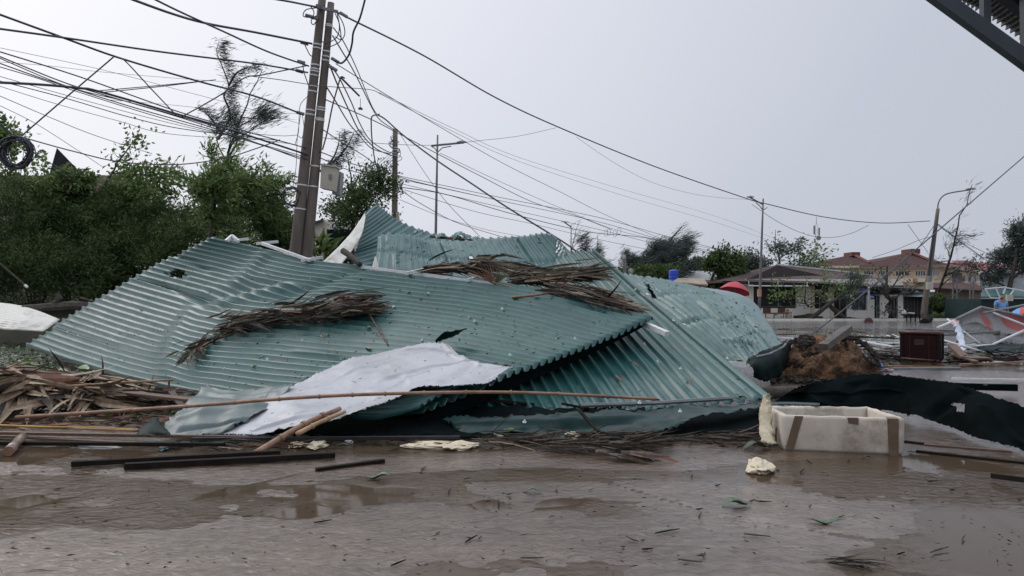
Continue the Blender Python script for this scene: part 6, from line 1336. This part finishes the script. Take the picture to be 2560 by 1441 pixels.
build('stripped_branch', MB().tube([P(x, y, 50.2) for x, y in ((2216, 745), (2216, 710), (2218, 665))], [.12, .10, .06], 8), BARK, label='upright bare branch of the forked trunk', cat='branch')
casu('thin stripped casuarina standing right of the leaning lamp pole', G(2352, 795), P(2374, 570, 51), .13, 650, 43, levels=1, nb=9, spread=.85, wind=(.2, 0, 0), ln=.14)
tree('windswept_tree', 'tall dark windswept tree at the right edge behind the man', 'tree', gb(2515, 52), P(2535, 605, 52), .22, NEED, 8500, .34, .07, .24, levels=3, nb=5, spread=.62, seed=44, wind=(.3, 0, .15), ln=.42, start=.35)
bush('bush', 'feathery bush at the foot of the leaning lamp pole', 'bush', [ell(2345, 760, 53, 16, 20, .5)], 2500, .3, .06, LEAFB)
bush('bush', 'low scrub along the kerb at the right', 'bush', [ell(2330, 795, 53, 30, 6, .6), ell(2390, 795, 54, 40, 7, .6), ell(2450, 800, 50, 30, 8, .6)], 5000, .22, .06, LEAFA)
pole('broken_stump', 'dark broken stump leaning before the leaning lamp pole', 'stump', [G(2310, 806, .05), P(2325, 798, 49)], .22, WOODD)
# far low trees on the horizon so that the skyline is closed
bush('tree_row', 'low distant trees along the skyline between the buildings', 'trees', [ell(x, 735, 130, 110, 18, 4) for x in range(900, 2700, 180)], 26000, .9, .4, LEAFC)

# ---------------------------------------------------------------- person
def skinmesh(name, pts, edges, rad, mt, parent, root=0, sub=2):
    me = bpy.data.meshes.new(name); org = WLOC[parent.name]; me.from_pydata([tuple(Vector(p)) for p in pts], edges, []); me.materials.append(mt)
    o = bpy.data.objects.new(name, me); col.objects.link(o); o.parent = parent; WLOC[o.name] = org
    s = o.modifiers.new('skin', 'SKIN'); s.use_smooth_shade = True
    for i, r in enumerate(rad):
        sv = me.skin_vertices[0].data[i]; sv.radius = (r, r) if not hasattr(r, '__len__') else r; sv.use_root = i == root
    ss = o.modifiers.new('sub', 'SUBSURF'); ss.levels = sub; ss.render_levels = sub
    return o
T = thing('person', 'man in a light blue shirt and dark trousers walking behind the collapsed tent', 'person', G(2503, 838))
J = {0: (0, 0, .95), 1: (0, 0, 1.15), 2: (0, .0, 1.38), 3: (.01, -.01, 1.46), 4: (.02, -.02, 1.53), 5: (.03, -.03, 1.64),
     6: (-.19, 0, 1.36), 7: (-.26, .02, 1.10), 8: (-.22, -.12, .88), 9: (.19, 0, 1.36), 10: (.25, .0, 1.10), 11: (.24, -.10, .87),
     12: (-.10, 0, .90), 13: (-.14, .02, .48), 14: (-.20, .12, .08), 15: (.10, 0, .90), 16: (.14, -.06, .50), 17: (.18, -.02, .08), 18: (-.18, .0, .04), 19: (.20, -.16, .04)}
ks = sorted(J); pts = [J[k] for k in ks]
E = [(0, 1), (1, 2), (2, 3), (3, 4), (4, 5), (2, 6), (6, 7), (7, 8), (2, 9), (9, 10), (10, 11), (0, 12), (12, 13), (13, 14), (0, 15), (15, 16), (16, 17), (14, 18), (17, 19)]
rad = [.13, .13, .12, .055, .06, .085, .06, .045, .03, .06, .045, .03, .09, .06, .04, .09, .06, .04, .035, .035]
skinmesh('body', pts, E, rad, SKIN, T)
skinmesh('shirt', [J[0], J[1], J[2], J[6], J[9], (-.235, .01, 1.18), (.23, 0, 1.18), (.005, 0, 1.43)], [(0, 1), (1, 2), (2, 3), (2, 4), (3, 5), (4, 6), (2, 7)], [.16, .155, .15, .085, .085, .075, .075, .08], SHIRT, T)
skinmesh('trousers', [(0, 0, .96), J[12], J[13], (-.19, .1, .14), J[15], J[16], (.175, -.02, .14)], [(0, 1), (1, 2), (2, 3), (0, 4), (4, 5), (5, 6)], [.15, .11, .085, .065, .11, .085, .065], TROUS, T)
skinmesh('hair', [(.02, .0, 1.67), (.025, .0, 1.70)], [(0, 1)], [.088, .07], HAIR, T)
build('shoe', MB().box(Vector(WLOC[T.name])+Vector((-.18, .0, .04)), (.1, .27, .08)), HAIR, T); build('shoe', MB().box(Vector(WLOC[T.name])+Vector((.2, -.12, .04)), (.1, .27, .08)), HAIR, T)

# ---------------------------------------------------------------- canopy at upper right, near the camera
T = thing('canopy_roof', 'dark steel truss and corrugated awning cutting the upper right corner', 'awning', (3.2, 4.6, 0))
D = 5.0; bl_ = mat('blue_black_steel', (.018, .024, .036), (.025, .032, .045), .4, 6)
a = P(2270, -62, D); b = P(2660, 222, D-.2)
build('lower_chord', MB().beam(a, b, .085, .085, up=(0, 0, 1)), bl_, T)
build('truss_post', MB().beam(P(2463, 62, D), P(2463, -120, D), .05, .05, up=(0, 1, 0)), bl_, T)
build('truss_post', MB().beam(P(2566, 140, D), P(2562, -120, D), .05, .05, up=(0, 1, 0)), bl_, T)
build('upper_chord', MB().beam(P(2480, -40, D+.1), P(2660, 90, D+.1), .09, .09), bl_, T)
S5 = Surf([[(2360, -40, 5.6), (2450, 20, 5.6), (2560, 92, 5.6), (2680, 170, 5.6)], [(2420, -140, 5.0), (2520, -70, 5.0), (2640, 10, 5.0), (2760, 90, 5.0)]])
SINE = [(i/8, .5-.5*math.cos(2*math.pi*i/8)) for i in range(8)]
S5 = Surf([[(2385, -8, 5.6), (2440, -60, 5.2), (2520, -150, 4.7)], [(2470, 34, 5.6), (2540, -20, 5.2), (2640, -110, 4.7)], [(2560, 96, 5.6), (2650, 40, 5.2), (2760, -40, 4.7)], [(2660, 160, 5.6), (2760, 100, 5.2), (2860, 30, 4.7)]])
corr(T, S5, 24, 24, .03, [mat('awning_sheet', (.10, .10, .105), (.08, .08, .085), .6, 4)], nv=10, name='awning_sheet', prof=SINE)
S6 = Surf([[(2545, 112, 5.75), (2640, 60, 5.6)], [(2680, 200, 5.75), (2780, 130, 5.6)]])
corr(T, S6, 9, 9, .03, [MATS['awning_sheet']], nv=4, name='awning_sheet', prof=SINE)
